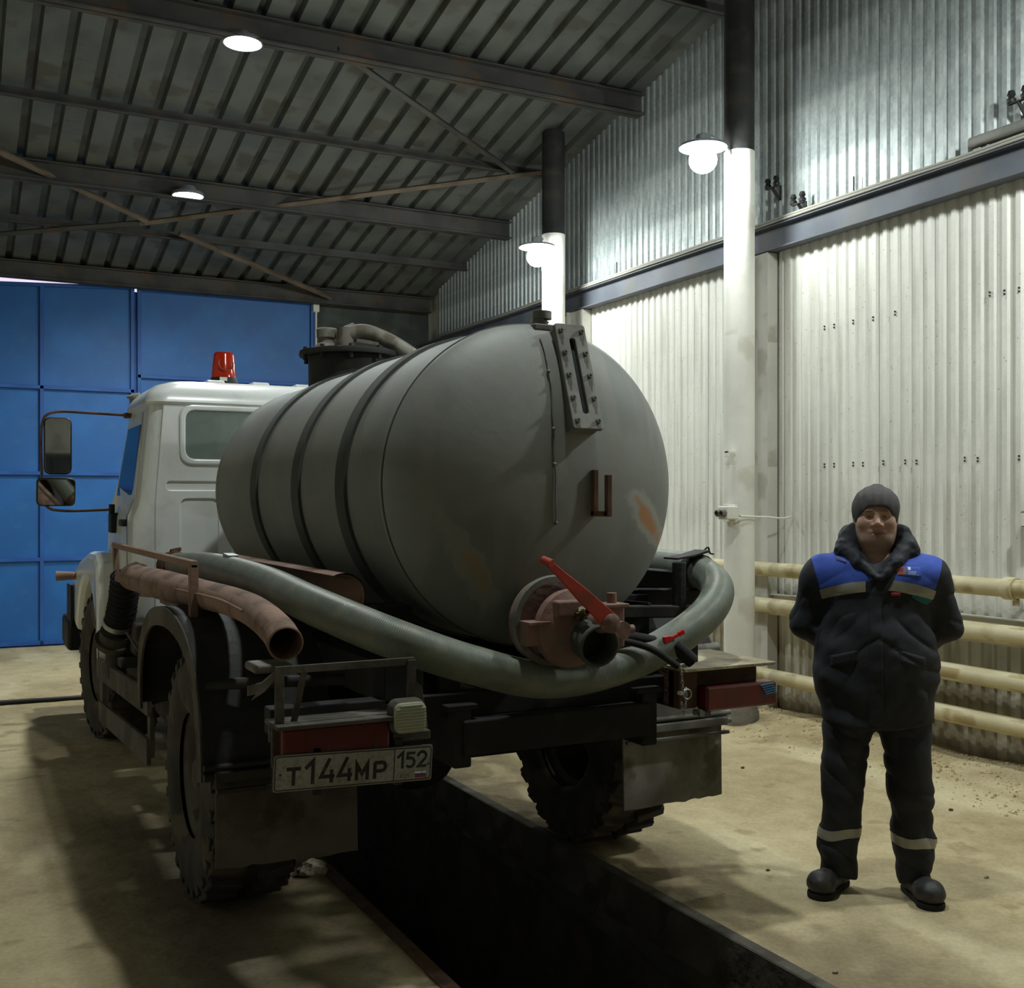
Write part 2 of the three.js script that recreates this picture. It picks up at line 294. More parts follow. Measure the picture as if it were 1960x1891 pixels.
struct(add('trim_3', [box(-0.3, 4.38, 4.40, 4.47, W1 - 0.10, W1 + 0.02, 0.006), box(-0.3, 4.40, 4.385, 4.42, W1 - 0.13, W1 - 0.06, 0.006)], M.lintel));

// the blue two-leaf gate
{
  const g = group('door_1', '', '', V(2.08, 0, 14.27)); g.userData = { kind: 'structure' };
  const leaf = (ua, ub, vs, hs, topA, topB, w) => {
    const f = [], t = 0.045;
    for (const v of vs) f.push(box(v - t / 2, v + t / 2, 0.02, lerp(topA, topB, (v - ua) / (ub - ua)), w - 0.045, w, 0.004));
    for (const h of hs) f.push(box(ua, ub, h - t / 2, h + t / 2, w - 0.045, w, 0.004));
    f.push(box(ua, ub, 0.02, 0.07, w - 0.045, w, 0.004), bar(V(ua, topA - 0.02, w - 0.02), V(ub, topB - 0.02, w - 0.02), 0.045));
    const fr = add('leaf_frame', f, M.blueRail, g);
    const hh = [0.05, ...hs, null];
    for (let i = 0; i < vs.length - 1; i++) for (let j = 0; j < hh.length - 1; j++) {
      const a = vs[i], b = vs[i + 1], T = x => hh[j + 1] ?? lerp(topA, topB, (x - ua) / (ub - ua)) - 0.01;
      add('steel_panel', facePlate([[a, hh[j]], [b, hh[j]], [b, T(b)], [a, T(a)]], w + 0.012 + 0.004 * hash(i, j, 4), 0.014, 0.003), M.blue, fr);
    }
    return fr;
  };
  leaf(-0.17, 2.06, [-0.145, 1.0, 2.035], [1.04, 2.07, 3.1], 4.285, 4.40, 14.27);
  leaf(2.09, 4.35, [2.115, 4.325], [1.09, 2.19, 3.29], 4.385, 4.40, 14.27);
  add('cover_strip', [box(2.03, 2.12, 0.02, 4.34, 14.283, 14.30, 0.003), box(4.31, 4.40, 0.02, 4.47, 14.283, 14.30, 0.003), box(-0.2, -0.13, 0.02, 4.47, 14.283, 14.30, 0.003), box(-0.2, 4.4, -0.05, 0.06, 14.30, 14.33, 0)], M.blueRail, g);
  add('lock_rod', [rod(V(4.36, 0.3, 14.18), V(4.36, 4.38, 14.18), 0.014), box(4.32, 4.40, 4.26, 4.36, 14.16, 14.26), box(4.33, 4.39, 2.0, 2.06, 14.16, 14.26), box(2.05, 2.10, 1.2, 1.5, 14.20, 14.24), box(4.33, 4.39, 0.5, 0.56, 14.16, 14.26)], M.column, g);
}

// ceiling: profiled roof sheets on steel beams, falling towards the gate
const ceil = struct(add('ceiling', [
  plate([[U0 - 0.25, 0], [U1 + 0.3, 0], [U1 + 0.3, 0.1], [U0 - 0.25, 0.1]], 13.25, 0).applyMatrix4(mat4(new THREE.Vector3(1, 0, 0), new THREE.Vector3(0, 1, 0), new THREE.Vector3(0, -0.21, -1).normalize(), V(0, roofH(RIDGE) + 0.09, RIDGE))),
  plate([[U0 - 0.25, 0], [U1 + 0.3, 0], [U1 + 0.3, 0.1], [U0 - 0.25, 0.1]], 6.2, 0).applyMatrix4(mat4(new THREE.Vector3(1, 0, 0), new THREE.Vector3(0, 1, 0), new THREE.Vector3(0, -0.21, 1).normalize(), V(0, roofH(RIDGE) + 0.09, RIDGE)))], M.roof));
{
  const prof = [[0, 0], [0.06, 0], [0.11, 0.055], [0.27, 0.055], [0.32, 0], [0.66, 0], [0.98, 0]].map(([x, d]) => [x, -d]);
  const wideProf = [[0, 0], [0.24, 0], [0.32, -0.055], [1, -0.055]];
  const dir = new THREE.Vector3(0, -0.21, -1).normalize();
  for (let i = 0; i < 8; i++) {
    const u = U0 - 0.05 + i * 1.08;
    // x along u, y down the slope, relief down into the hall
    const g = corrugated(wideProf, 0.27, 4, 12.95).applyMatrix4(mat4(new THREE.Vector3(1, 0, 0), dir, new THREE.Vector3(1, 0, 0).cross(dir).normalize(), V(u, roofH(RIDGE) + 0.075 + 0.002 * (i % 2), RIDGE)));
    add('roof_sheet', g, M.roof, ceil);
  }
  // beams across the hall, purlin angles between them, braces in the roof plane
  const beam = (w, d, b, m, nm) => { const h = roofH(w) - 0.005, f = [box(U0, U1, h - d, h - d + 0.014, w - b / 2, w + b / 2, 0.002), box(U0, U1, h - 0.014, h, w - b / 2, w + b / 2, 0.002), box(U0, U1, h - d, h, w - 0.005, w + 0.005, 0)]; return add(nm, f, m, ceil); };
  for (const w of [14.05, 11.65, 8.85, 6.0, 3.2]) beam(w, 0.2, 0.14, M.roofSteel, 'roof_beam');
  for (const w of [12.85, 10.4, 7.45, 4.6]) { const h = roofH(w) - 0.01; add('purlin', [box(U0, U1, h - 0.09, h, w - 0.004, w + 0.004, 0), box(U0, U1, h - 0.09, h - 0.08, w - 0.05, w + 0.004, 0)], M.roofSteel, ceil); }
  const br = (ua, wa, ub, wb, m, dr = 0.13) => add('roof_brace', bar(V(ua, roofH(wa) - dr, wa), V(ub, roofH(wb) - dr, wb), 0.05, 0.05), m, ceil);
  br(0.0, 11.0, 1.93, 12.4, M.brace); br(-1.4, 14.0, 1.85, 12.45, M.roofSteel); br(1.85, 12.45, 5.6, 10.2, M.brace, 0.14);
  br(2.3, 12.6, 4.5, 14.0, M.brace); br(2.9, 8.85, 5.3, 10.3, M.roofSteel); br(-1.6, 9.3, 0.4, 8.9, M.roofSteel);
}

// columns, heating pipes, girt cables ------------------------------
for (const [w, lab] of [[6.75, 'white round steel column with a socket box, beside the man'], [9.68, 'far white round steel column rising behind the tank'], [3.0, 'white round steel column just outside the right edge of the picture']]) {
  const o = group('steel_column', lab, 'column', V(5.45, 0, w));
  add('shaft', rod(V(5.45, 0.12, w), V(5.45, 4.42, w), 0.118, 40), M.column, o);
  add('shaded_head', rod(V(5.45, 4.42, w), V(5.45, roofH(w) - 0.02, w), 0.116, 40), M.darkSteel, o);  // upper shaft in a darker colour: shade above the lamp hood painted in
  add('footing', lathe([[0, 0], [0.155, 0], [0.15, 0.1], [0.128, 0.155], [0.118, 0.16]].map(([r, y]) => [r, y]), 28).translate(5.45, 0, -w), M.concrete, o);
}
{
  const mk = (lab, geos) => seat(tag(add('heating_pipe', geos, M.pipe), lab, 'pipe', 'heating pipes along the right wall'));
  const run = (h, wa, wb, r, u = 5.77) => rod(V(u, h, wa), V(u, h, wb), r, 24);
  const hang = (h, w, r) => [box(5.77, 5.925, h - 0.012, h + 0.012, w - 0.02, w + 0.02)];
  const p1 = tag(add('heating_pipe', run(1.185, W0 + 0.1, 13.9, 0.056), M.pipe), 'topmost cream heating pipe on the right wall, with a ring clamp', 'pipe', 'heating pipes along the right wall');
  add('ring_clamp', [hollow(V(5.77, 1.185, 4.52), V(5.77, 1.185, 4.60), 0.07, 0.056), ...hang(1.185, 4.56, 0.056), box(5.765, 5.775, 1.08, 1.125, 4.5, 4.55)], M.pipe, p1); seat(p1);
  mk('second cream heating pipe from the top on the right wall', [run(0.90, W0 + 0.1, 13.9, 0.06), ...hang(0.9, 5.0, 0.06), ...hang(0.9, 8.1, 0.06)]);
  mk('third cream heating pipe from the top, ending behind the man', [tube([V(5.77, 0.612, W0 + 0.1), V(5.77, 0.612, 3), V(5.77, 0.612, 5.7), V(5.77, 0.60, 5.86), V(5.77, 0.52, 5.92), V(5.77, 0.405, 5.92)], 0.058, 60, 20), ...hang(0.612, 4.4, 0.06)]);
  mk('lowest cream heating pipe on the right wall, near the floor', [run(0.345, W0 + 0.1, 13.9, 0.056), ...hang(0.345, 5.2, 0.06), ...hang(0.345, 8.6, 0.06)]);
  for (const [k, du, dh] of [[0, 0, 0], [1, 0.027, 0.0], [2, 0.013, 0.024]]) {
    const pts = []; for (let w = W0 + 0.2; w < 13.8; w += 0.45) pts.push(V(5.862 + du + 0.006 * (hash(w * 9 | 0, 1) - 0.5), 3.937 + dh + 0.016 * hash(w * 7 | 0, 1, 2), w));
    seat(tag(add('cable', tube(pts, 0.0105, 180, 6), M.cable), ['grey cable lying lowest along the top of the wall girt', 'grey cable lying nearest the wall on the girt', 'grey cable lying uppermost in the bundle on the girt'][k], 'cable', 'cables along the wall girt'));
  }
  seat(tag(add('conduit', [hollow(V(5.885, 4.03, W0 + 0.3), V(5.885, 4.03, 4.95), 0.038, 0.032)], M.grey), 'pale conduit pipe lying on the girt at the right edge', 'conduit'));
  // brackets on the upper wall: a bent strap with two insulator knobs
  const brk = (w, h, lab) => { const o = group('insulator_bracket', lab, 'bracket', V(5.93, h, w)); add('strap', [bar(V(5.94, h, w), V(5.86, h + 0.09, w), 0.03, 0.01), bar(V(5.86, h + 0.09, w - 0.07), V(5.86, h + 0.09, w + 0.07), 0.025, 0.01), bar(V(5.95, h, w), V(5.95, h + 0.12, w), 0.03, 0.01)], M.darkSteel, o); for (const d of [-0.05, 0.05]) add('insulator', lathe([[0, 0], [0.025, 0], [0.03, 0.02], [0.016, 0.035], [0.026, 0.05], [0.018, 0.075], [0, 0.08]], 14).translate(5.86, h + 0.095, -(w + d)), M.black, o); };
  brk(4.58, 4.09, 'dark insulator bracket on the upper wall at the right edge'); brk(6.55, 3.94, 'dark insulator bracket above the girt beside the column'); brk(6.85, 4.14, 'upper dark insulator bracket close behind the column');
  for (const [w, h] of [[6.0, 3.93], [9.2, 3.93]]) seat(tag(add('hanger_rod', [rod(V(5.9, h - 0.01, w), V(5.9, h + 0.17, w), 0.006)], M.darkSteel), w < 7 ? 'thin steel rod on the girt right of the column' : 'thin steel rod on the girt left of the column', 'rod'));
}
// socket box on the column, bracket, junction box
{
  const o = group('socket_box', 'small white box with two round sockets on the column', 'socket', V(5.24, 1.57, 6.66));
  add('case', [box(5.20, 5.31, 1.585, 1.685, 6.58, 6.70, 0.01), box(5.30, 5.33, 1.565, 1.70, 6.62, 6.76, 0.003)], M.column, o);
  for (const w of [6.612, 6.668]) add('socket', hollow(V(5.205, 1.635, w), V(5.165, 1.63, w), 0.027, 0.02, 18), M.grey, o);
  seat(tag(add('conduit', [tube([V(5.335, 1.61, 6.60), V(5.45, 1.605, 6.60), V(5.62, 1.60, 6.62), V(5.80, 1.59, 6.66), V(5.93, 1.60, 6.7)], 0.008, 24, 8)], M.column), 'thin white conduit from the socket box to the wall', 'conduit'));
  seat(tag(add('angle_bracket', [box(5.27, 5.34, 2.09, 2.105, 6.66, 6.70, 0.002), box(5.27, 5.277, 2.06, 2.105, 6.66, 6.70, 0.002)], M.column), 'tiny white angle bracket high on the column', 'bracket'));
  const j = group('junction_box', 'small grey junction box on the wall at the right edge', 'socket', V(5.92, 1.56, 4.55));
  add('case', [box(5.86, 5.95, 1.56, 1.66, 4.46, 4.57, 0.012)], M.grey, j); add('cover', box(5.853, 5.862, 1.565, 1.645, 4.47, 4.56, 0.004), M.column, j);
}

// lamps -----------------------------------------------------------
function wallLamp(u, h, w, colW, lab, on = 1) {
  const o = group('wall_lamp', lab, 'lamp', V(u, h, w));
  add('arm', [tube([V(5.40, h + 0.02, colW), V(5.28, h + 0.15, lerp(colW, w, 0.4)), V(lerp(u, 5.4, 0.3), h + 0.19, lerp(colW, w, 0.8)), V(u, h + 0.18, w)], 0.014, 20, 8), box(5.33, 5.36, h - 0.06, h + 0.1, colW - 0.04, colW + 0.04)], M.lampBody, o);
  add('hood', lathe([[0.03, 0.19], [0.05, 0.18], [0.06, 0.13], [0.17, 0.105], [0.178, 0.085], [0.168, 0.088], [0.05, 0.112], [0, 0.112]], 28).translate(u, h, -w), M.lampBody, o);
  add('bulb', new THREE.SphereGeometry(0.105, 24, 16).scale(1, 0.92, 1).translate(u, h - 0.005, -w), M.glow, o);
  const l = new THREE.PointLight(LAMP, I_WALL * on); l.position.set(0, -0.005, 0); l.shadow.radius = 5; l.castShadow = true; l.name = 'light'; o.add(l);
}
wallLamp(4.99, 4.26, 6.6, 6.75, 'brightest glowing wall lamp, on the white column', 0.62);
wallLamp(5.10, 4.11, 9.38, 9.68, 'glowing wall lamp above the tank, on the far column', 0.62);
wallLamp(5.0, 4.25, 2.8, 3.0, 'wall lamp on the column outside the right edge of the picture', 1.3);
function highBay(u, h, w, lab) {
  const o = group('ceiling_lamp', lab, 'lamp', V(u, h, w));
  add('housing', [lathe([[0, 0.1], [0.07, 0.095], [0.09, 0.05], [0.15, 0.035], [0.162, 0.012], [0.162, -0.004], [0.152, -0.004], [0.150, 0.004], [0, 0.004]], 36).translate(u, h, -w)], M.lampBody, o);
  add('hanger', [rod(V(u, h + 0.09, w), V(u, roofH(w) - 0.19, w), 0.007, 8)], M.lampBody, o);
  add('diffuser', new THREE.CylinderGeometry(0.149, 0.149, 0.004, 40).translate(u, h, -w), M.glow, o);
  const l = new THREE.SpotLight(LAMP, I_ROOF, 0, 1.35, 0.5); l.position.set(0, -0.02, 0); l.target.position.set(0, -3, 0); l.shadow.radius = 7; l.castShadow = true; l.name = 'light'; o.add(l, l.target); l.target.name = 'light_target';
}
highBay(2.13, 5.44, 8.92, 'nearer round glowing ceiling lamp, near the top of the picture');
highBay(2.2, 6.4, 3.5, 'round ceiling lamp above the back of the tank, out of the picture');
highBay(2.19, 4.86, 11.52, 'farther round glowing ceiling lamp above the gate');

// ================================================================ the tank truck
const TC = 2.03, WR = 4.85, WF = 8.5;
const truck = group('tank_truck', 'white-cabbed vacuum tank truck with a big grey tank, parked over the pit', 'truck', V(TC, 0, WR));
// chassis, axles, springs
add('chassis_frame', [
  ...[-1, 1].flatMap(s => [box(TC + s * 0.40 - 0.035, TC + s * 0.40 + 0.035, 0.76, 0.97, 3.55, 9.4, 0.008), box(TC + s * 0.4 - 0.06, TC + s * 0.4 + 0.06, 0.965, 0.985, 3.55, 7.0, 0.004), box(TC + s * 0.42 - 0.045, TC + s * 0.42 + 0.045, 0.985, 1.13, 3.62, 6.9, 0.008)]),
  ...[3.58, 5.6, 6.9, 8.0, 9.3].map(w => box(TC - 0.4, TC + 0.4, 0.80, 0.93, w - 0.04, w + 0.04, 0.01)),
  box(0.95, 2.9, 0.93, 1.02, 3.60, 3.68, 0.006), box(1.42, 1.56, 1.13, 1.32, 3.86, 4.0), box(1.42, 1.56, 1.13, 1.32, 6.1, 6.25), box(2.5, 2.64, 1.13, 1.32, 3.86, 4.0), box(2.5, 2.64, 1.13, 1.32, 6.1, 6.25),
  box(1.35, 1.5, 1.0, 1.14, 3.6, 6.9, 0.006), box(2.56, 2.7, 1.0, 1.14, 3.6, 6.9, 0.006),
  box(TC - 0.55, TC - 0.45, 0.5, 0.74, 6.2, 7.1, 0.03), box(TC + 0.45, TC + 0.95, 0.55, 0.95, 5.9, 7.1, 0.04)], M.chassis, truck);
for (const w of [WR, WF]) {
  add('axle', [rod(V(TC - 0.82, 0.53, w), V(TC + 0.82, 0.53, w), 0.065, 16), lathe([[0.05, -0.22], [0.11, -0.18], [0.17, -0.06], [0.18, 0.03], [0.14, 0.14], [0.05, 0.2], [0, 0.2]], 24).rotateX(PI / 2).translate(TC - 0.05, 0.53, -w), rod(V(TC - 0.05, 0.56, w + (w > 6 ? -0.2 : 0.2)), V(TC, 0.72, 6.7), 0.045, 12)], M.chassis, truck);
  for (const s of [-1, 1]) add('leaf_spring', [0, 1, 2, 3, 4].map(k => tube([V(TC + s * 0.55, 0.70 + 0.012, w - 0.62 + k * 0.1), V(TC + s * 0.55, 0.62 + k * -0.014 + 0.03, w), V(TC + s * 0.55, 0.712, w + 0.62 - k * 0.1)], 0.014, 14, 6).scale(1, 1, 1)), M.chassis, truck);
}
// wheels
function wheel(u, w, out, steer = 0) {
  const T = [[-0.165, 0.265], [-0.188, 0.30], [-0.196, 0.39], [-0.186, 0.465], [-0.168, 0.500], [0.168, 0.500], [0.186, 0.465], [0.196, 0.39], [0.188, 0.30], [0.165, 0.265]];
  const ax = g => g.rotateZ(-PI / 2).rotateY(steer).translate(u, 0.53, -w);
  const body = lathe(T.map(([x, r]) => [r, x]), 64), lug = [];
  for (let i = 0; i < 26; i++) for (const s of [-1, 1]) {                 // chunky block tread, staggered left and right
    const a = (i + (s > 0 ? 0.5 : 0)) / 26 * 2 * PI, L = new RoundedBoxGeometry(0.044, 0.148, 0.062, 1, 0.007);
    L.rotateX(s * 0.35).translate(0.508, s * 0.102, 0).rotateY(a); lug.push(L);
    const sh = new RoundedBoxGeometry(0.06, 0.014, 0.046, 1, 0.005).translate(0.475, s * 0.181, 0).rotateY(a); lug.push(sh);
  }
  const t = add('wheel', ax(mergeGeometries([body, ...lug].map(prep))), M.tyre, truck);
  const o = out, rim = lathe([[0.262, -0.14], [0.275, -0.145], [0.268, -0.12], [0.235, -0.10], [0.225, 0.0], [0.232, 0.1], [0.268, 0.125], [0.277, 0.147], [0.262, 0.147], [0.238, 0.13], [0.215, 0.10], [0.19, 0.055], [0.15, 0.045], [0.10, 0.06], [0.09, 0.062], [0, 0.062]].map(([r, y]) => [r, y * o]), 40);
  add('rim', ax(rim), M.dirt, t);
  const hub = [lathe([[0.085, 0.04], [0.082, 0.12], [0.06, 0.15], [0, 0.155]].map(([r, y]) => [r, y * o]), 20)];
  for (let i = 0; i < 6; i++) hub.push(new THREE.CylinderGeometry(0.014, 0.014, 0.04, 6).translate(0.125, o * 0.065, 0).rotateY(i * PI / 3));
  add('hub', ax(mergeGeometries(hub.map(prep))), M.dirt, t);
}
wheel(TC - 0.93, WR, -1); wheel(TC + 0.92, WR, 1); wheel(TC - 0.90, WF, -1, 0.10); wheel(TC + 0.90, WF, 1, 0.10);

// ---- tank: barrel, dished heads, hoops
const TH0 = 1.775, TR = 0.625, S0 = 3.77, S1 = 6.55, DISH = 0.22;
{
  // barrel paint: dusty grey with scuffs (u along the girth, v along the length)
  const bt = dataTex(512, 512, (x, y) => {
    const a = fbm(x * 6, y * 4, 5, 0, 31), s = fbm(x * 22, y * 3, 4, 0, 33);
    let c = mixc([132, 134, 127], [114, 116, 110], step(0.3, 0.7, a)); c = mixc(c, [142, 140, 130], 0.4 * step(0.55, 0.75, s));
    const d = Math.hypot((x - 0.245) / 0.022, (y - 0.075) / 0.04); c = mixc(c, [158, 162, 162], 0.6 * step(1.3, 0.5, d + 0.5 * (a - 0.5)));
    const g = (hash(x * 512 | 0, y * 512 | 0) - 0.5) * 7; return [c[0] + g, c[1] + g, c[2] + g];
  });
  const mB = std({ map: bt, roughness: 0.62, metalness: 0.05, bumpMap: rep(lumpTex, 6, 4), bumpScale: 0.0006 }); KEEP.add(mB);
  const cyl = new THREE.CylinderGeometry(TR, TR, S1 - S0, 96, 24, true).rotateX(-PI / 2).translate(TC, TH0, -(S0 + S1) / 2);
  const p = cyl.attributes.position, uv = cyl.attributes.uv;
  for (let i = 0; i < p.count; i++) {                                       // the sheet is slightly beaten
    const x = p.getX(i) - TC, y = p.getY(i) - TH0, w = -p.getZ(i), a = Math.atan2(y, x), q = 1 + 0.006 * (fbm(a * 2 + 9, w * 2, 3, 0, 5) - 0.5) * step(0, 0.2, Math.min(w - S0, S1 - w));
    p.setX(i, TC + x * q); p.setY(i, TH0 + y * q); 
  }
  cyl.computeVertexNormals();
  const tank = add('tank', cyl, mB, truck);
  for (const w of [4.22, 4.86, 5.62]) add('hoop', lathe([[TR - 0.002, -0.058], [TR + 0.013, -0.054], [TR + 0.014, 0.054], [TR - 0.002, 0.058]], 96).rotateX(-PI / 2).translate(TC, TH0, -w), M.hoop, tank);
  // rear head with its own paint: rust bloom on the right, a scraped patch on the left, dusty veil
  const ht = dataTex(1024, 1024, (x, y) => {
    const u = (x - 0.5) * 1.3, h = (y - 0.5) * 1.3, a = fbm(u * 3 + 4, h * 3, 5, 0, 41), s = fbm(u * 16, h * 2.2 + 3, 4, 0, 43), f = fbm(u * 22, h * 22, 3, 0, 45);
    let c = mixc([138, 140, 134], [116, 119, 114], step(0.3, 0.72, a)); c = mixc(c, [142, 140, 130], 0.4 * step(0.5, 0.75, s));
    const rot = (du, dh, t) => [du * Math.cos(t) - dh * Math.sin(t), du * Math.sin(t) + dh * Math.cos(t)];
    let [p1, q1] = rot(u - 0.43, h + 0.125, 0.75), e = Math.hypot(p1 / 0.15, q1 / 0.05) + 0.9 * (f - 0.5) + 0.5 * (a - 0.5);
    c = mixc(c, [172, 170, 162], 0.7 * step(1.25, 0.8, e)); c = mixc(c, [176, 122, 74], 0.85 * step(0.95, 0.45, Math.hypot((p1 - 0.02) / 0.13, q1 / 0.04) + 0.9 * (f - 0.5)));
    let [p2, q2] = rot(u + 0.335, h + 0.30, 1.05), e2 = Math.hypot(p2 / 0.21, q2 / 0.055) + 1.1 * (f - 0.5) + 0.6 * (a - 0.5);
    c = mixc(c, [150, 148, 136], 0.5 * step(1.2, 0.8, e2)); c = mixc(c, [148, 122, 84], 0.6 * step(0.9, 0.4, Math.hypot((p2 - 0.04) / 0.13, (q2 - 0.01) / 0.035) + 1.2 * (f - 0.5)));
    const g = (hash(x * 1024 | 0, y * 1024 | 0) - 0.5) * 7; return [c[0] + g, c[1] + g, c[2] + g];
  });
  const mH = std({ map: ht, roughness: 0.6, metalness: 0.05, bumpMap: rep(lumpTex, 5), bumpScale: 0.0005 }); KEEP.add(mH);
  const head = (wRim, s, nm, m) => {
    const pr = []; for (let i = 0; i <= 28; i++) { const t = i / 28 * PI / 2; pr.push(new THREE.Vector2(Math.max(1e-4, TR * Math.pow(Math.sin(t), 1.0)), DISH * Math.pow(Math.cos(t), 1.0))); }
    pr.push(new THREE.Vector2(TR + 0.001, -0.03)); pr.reverse();
    const g = new THREE.LatheGeometry(pr, 96).rotateX(s > 0 ? PI / 2 : -PI / 2).translate(TC, TH0, -wRim), q = g.attributes.position, t = g.attributes.uv;
    for (let i = 0; i < q.count; i++) t.setXY(i, 0.5 + (q.getX(i) - TC) / 1.3, 0.5 + (q.getY(i) - TH0) / 1.3);
    return add(nm, g, m, tank);
  };
  head(S0, 1, 'tank_head', mH); head(S1, -1, 'tank_head', mH);
  add('weld_seam', lathe([[TR + 0.001, -0.006], [TR + 0.004, 0], [TR + 0.001, 0.006]], 96).rotateX(PI / 2).translate(TC, TH0, -S0), M.hoop, tank);
}
const headW = (u, h) => S0 - DISH * Math.sqrt(Math.max(0, 1 - ((u - TC) ** 2 + (h - TH0) ** 2) / TR ** 2));
// level gauge: bolted slotted strip on a welded seat
{
  const u = 2.125, hT = 2.375, hB = 1.985, wT = 3.665, wB = 3.525;
  const ax = V(u, hT, wT).sub(V(u, hB, wB)), L = ax.length(); ax.normalize();
  const Z = new THREE.Vector3(1, 0, 0).cross(ax).normalize(), m4 = mat4(new THREE.Vector3(1, 0, 0), ax, Z, V(u, hB, wB));
  const seatG = plate(rrect(-0.062, 0.062, -0.005, L + 0.005, 0.012), 0.07, 0.003).translate(0, 0, -0.07);
  const front = plate(rrect(-0.066, 0.066, -0.012, L + 0.012, 0.012), 0.02, 0.003, [rrect(-0.013, 0.013, 0.05, L - 0.05, 0.012, true)]);
  const g = add('level_gauge', [seatG, front].map(x => x.applyMatrix4(m4)), M.grey, truck);
  add('sight_slot', box(-0.013, 0.013, 0.05, L - 0.05, -0.003, 0.001, 0.001).scale(1, 1, 1).applyMatrix4(m4), M.darkSteel, g);
  for (let i = 0; i < 5; i++) for (const s of [-1, 1]) add('bolt', [bolt(new THREE.Vector3(s * 0.045, 0.02 + i * (L - 0.04) / 4, 0.02), new THREE.Vector3(0, 0, 1), 0.012, 0.012), bolt(new THREE.Vector3(s * 0.045, 0.02 + i * (L - 0.04) / 4, 0.03), new THREE.Vector3(0, 0, 1), 0.006, 0.012)].map(x => x.applyMatrix4(m4)), M.grey, g);
  // pipe stub on top of the gauge and the wire down the head
  add('breather', [tube([V(2.05, 2.36, 3.78), V(2.05, 2.40, 3.76), V(2.06, 2.425, 3.75)], 0.032, 12, 14), rod(V(2.06, 2.42, 3.75), V(2.06, 2.45, 3.75), 0.038, 16), box(2.0, 2.18, 2.37, 2.395, 3.70, 3.82, 0.006)], M.grey, g);
  const wire = []; for (let i = 0; i <= 16; i++) { const h = 2.33 - i / 16 * 0.70, uu = 2.005 + 0.004 * Math.sin(i * 0.5) + 0.0015 * Math.sin(i * 1.7); wire.push(V(uu, h, headW(uu, h) - 0.005)); }
  add('wire', [tube(wire, 0.0035, 60, 6), ...[3, 8, 11, 16].map(i => new THREE.SphereGeometry(0.008, 8, 6).translate(wire[i].x, wire[i].y, wire[i].z))], M.grey, g);
  add('hose_hook', [bar(V(2.175, 1.655, 3.545), V(2.175, 1.83, 3.545), 0.022), bar(V(2.175, 1.665, 3.60), V(2.175, 1.665, 3.44), 0.022), bar(V(2.175, 1.655, 3.45), V(2.175, 1.81, 3.45), 0.022)], M.rustDark, truck);
  add('wire_loop', [tube([V(2.66, 1.75, 3.9), V(2.70, 1.752, 3.88), V(2.735, 1.72, 3.88), V(2.72, 1.68, 3.88), V(2.695, 1.672, 3.88), V(2.69, 1.70, 3.88), V(2.70, 1.735, 3.88), V(2.68, 1.76, 3.9)].map(v => v.add(V(0.0, 0, 0))), 0.005, 40, 6)], M.black, truck);
}
// filler neck on top
{
  const c = [2.03, 5.95], o = add('filler_neck', [hollow(V(c[0], 2.36, c[1]), V(c[0], 2.53, c[1]), 0.235, 0.225, 48), lathe([[0, 0], [0.285, 0], [0.288, 0.01], [0.285, 0.028], [0.27, 0.032], [0, 0.036]], 48).translate(c[0], 2.53, -c[1])], M.darkSteel, truck);
  for (let i = 0; i < 10; i++) add('bolt', bolt(V(c[0] + 0.262 * Math.cos(i * 0.628), 2.50, c[1] + 0.262 * Math.sin(i * 0.628)), Y, 0.012, 0.075), M.darkSteel, o);
  add('cap', lathe([[0, 0], [0.066, 0], [0.06, 0.02], [0.046, 0.03], [0.044, 0.055], [0.055, 0.06], [0.057, 0.105], [0.05, 0.112], [0, 0.114]], 28).translate(1.875, 2.565, -5.9), M.whiteDirty, o);
  add('elbow_pipe', [rod(V(1.955, 2.555, 5.82), V(1.955, 2.675, 5.82), 0.046, 20), hollow(V(1.955, 2.63, 5.86), V(2.03, 2.665, 5.84), 0.052, 0.04), tube([V(1.955, 2.635, 5.82), V(2.05, 2.66, 5.80), V(2.16, 2.63, 5.78), V(2.30, 2.55, 5.74), V(2.42, 2.44, 5.7)], 0.042, 24, 16), bar(V(2.0, 2.60, 5.76), V(2.12, 2.585, 5.74), 0.02)], M.whiteDirty, o);
}
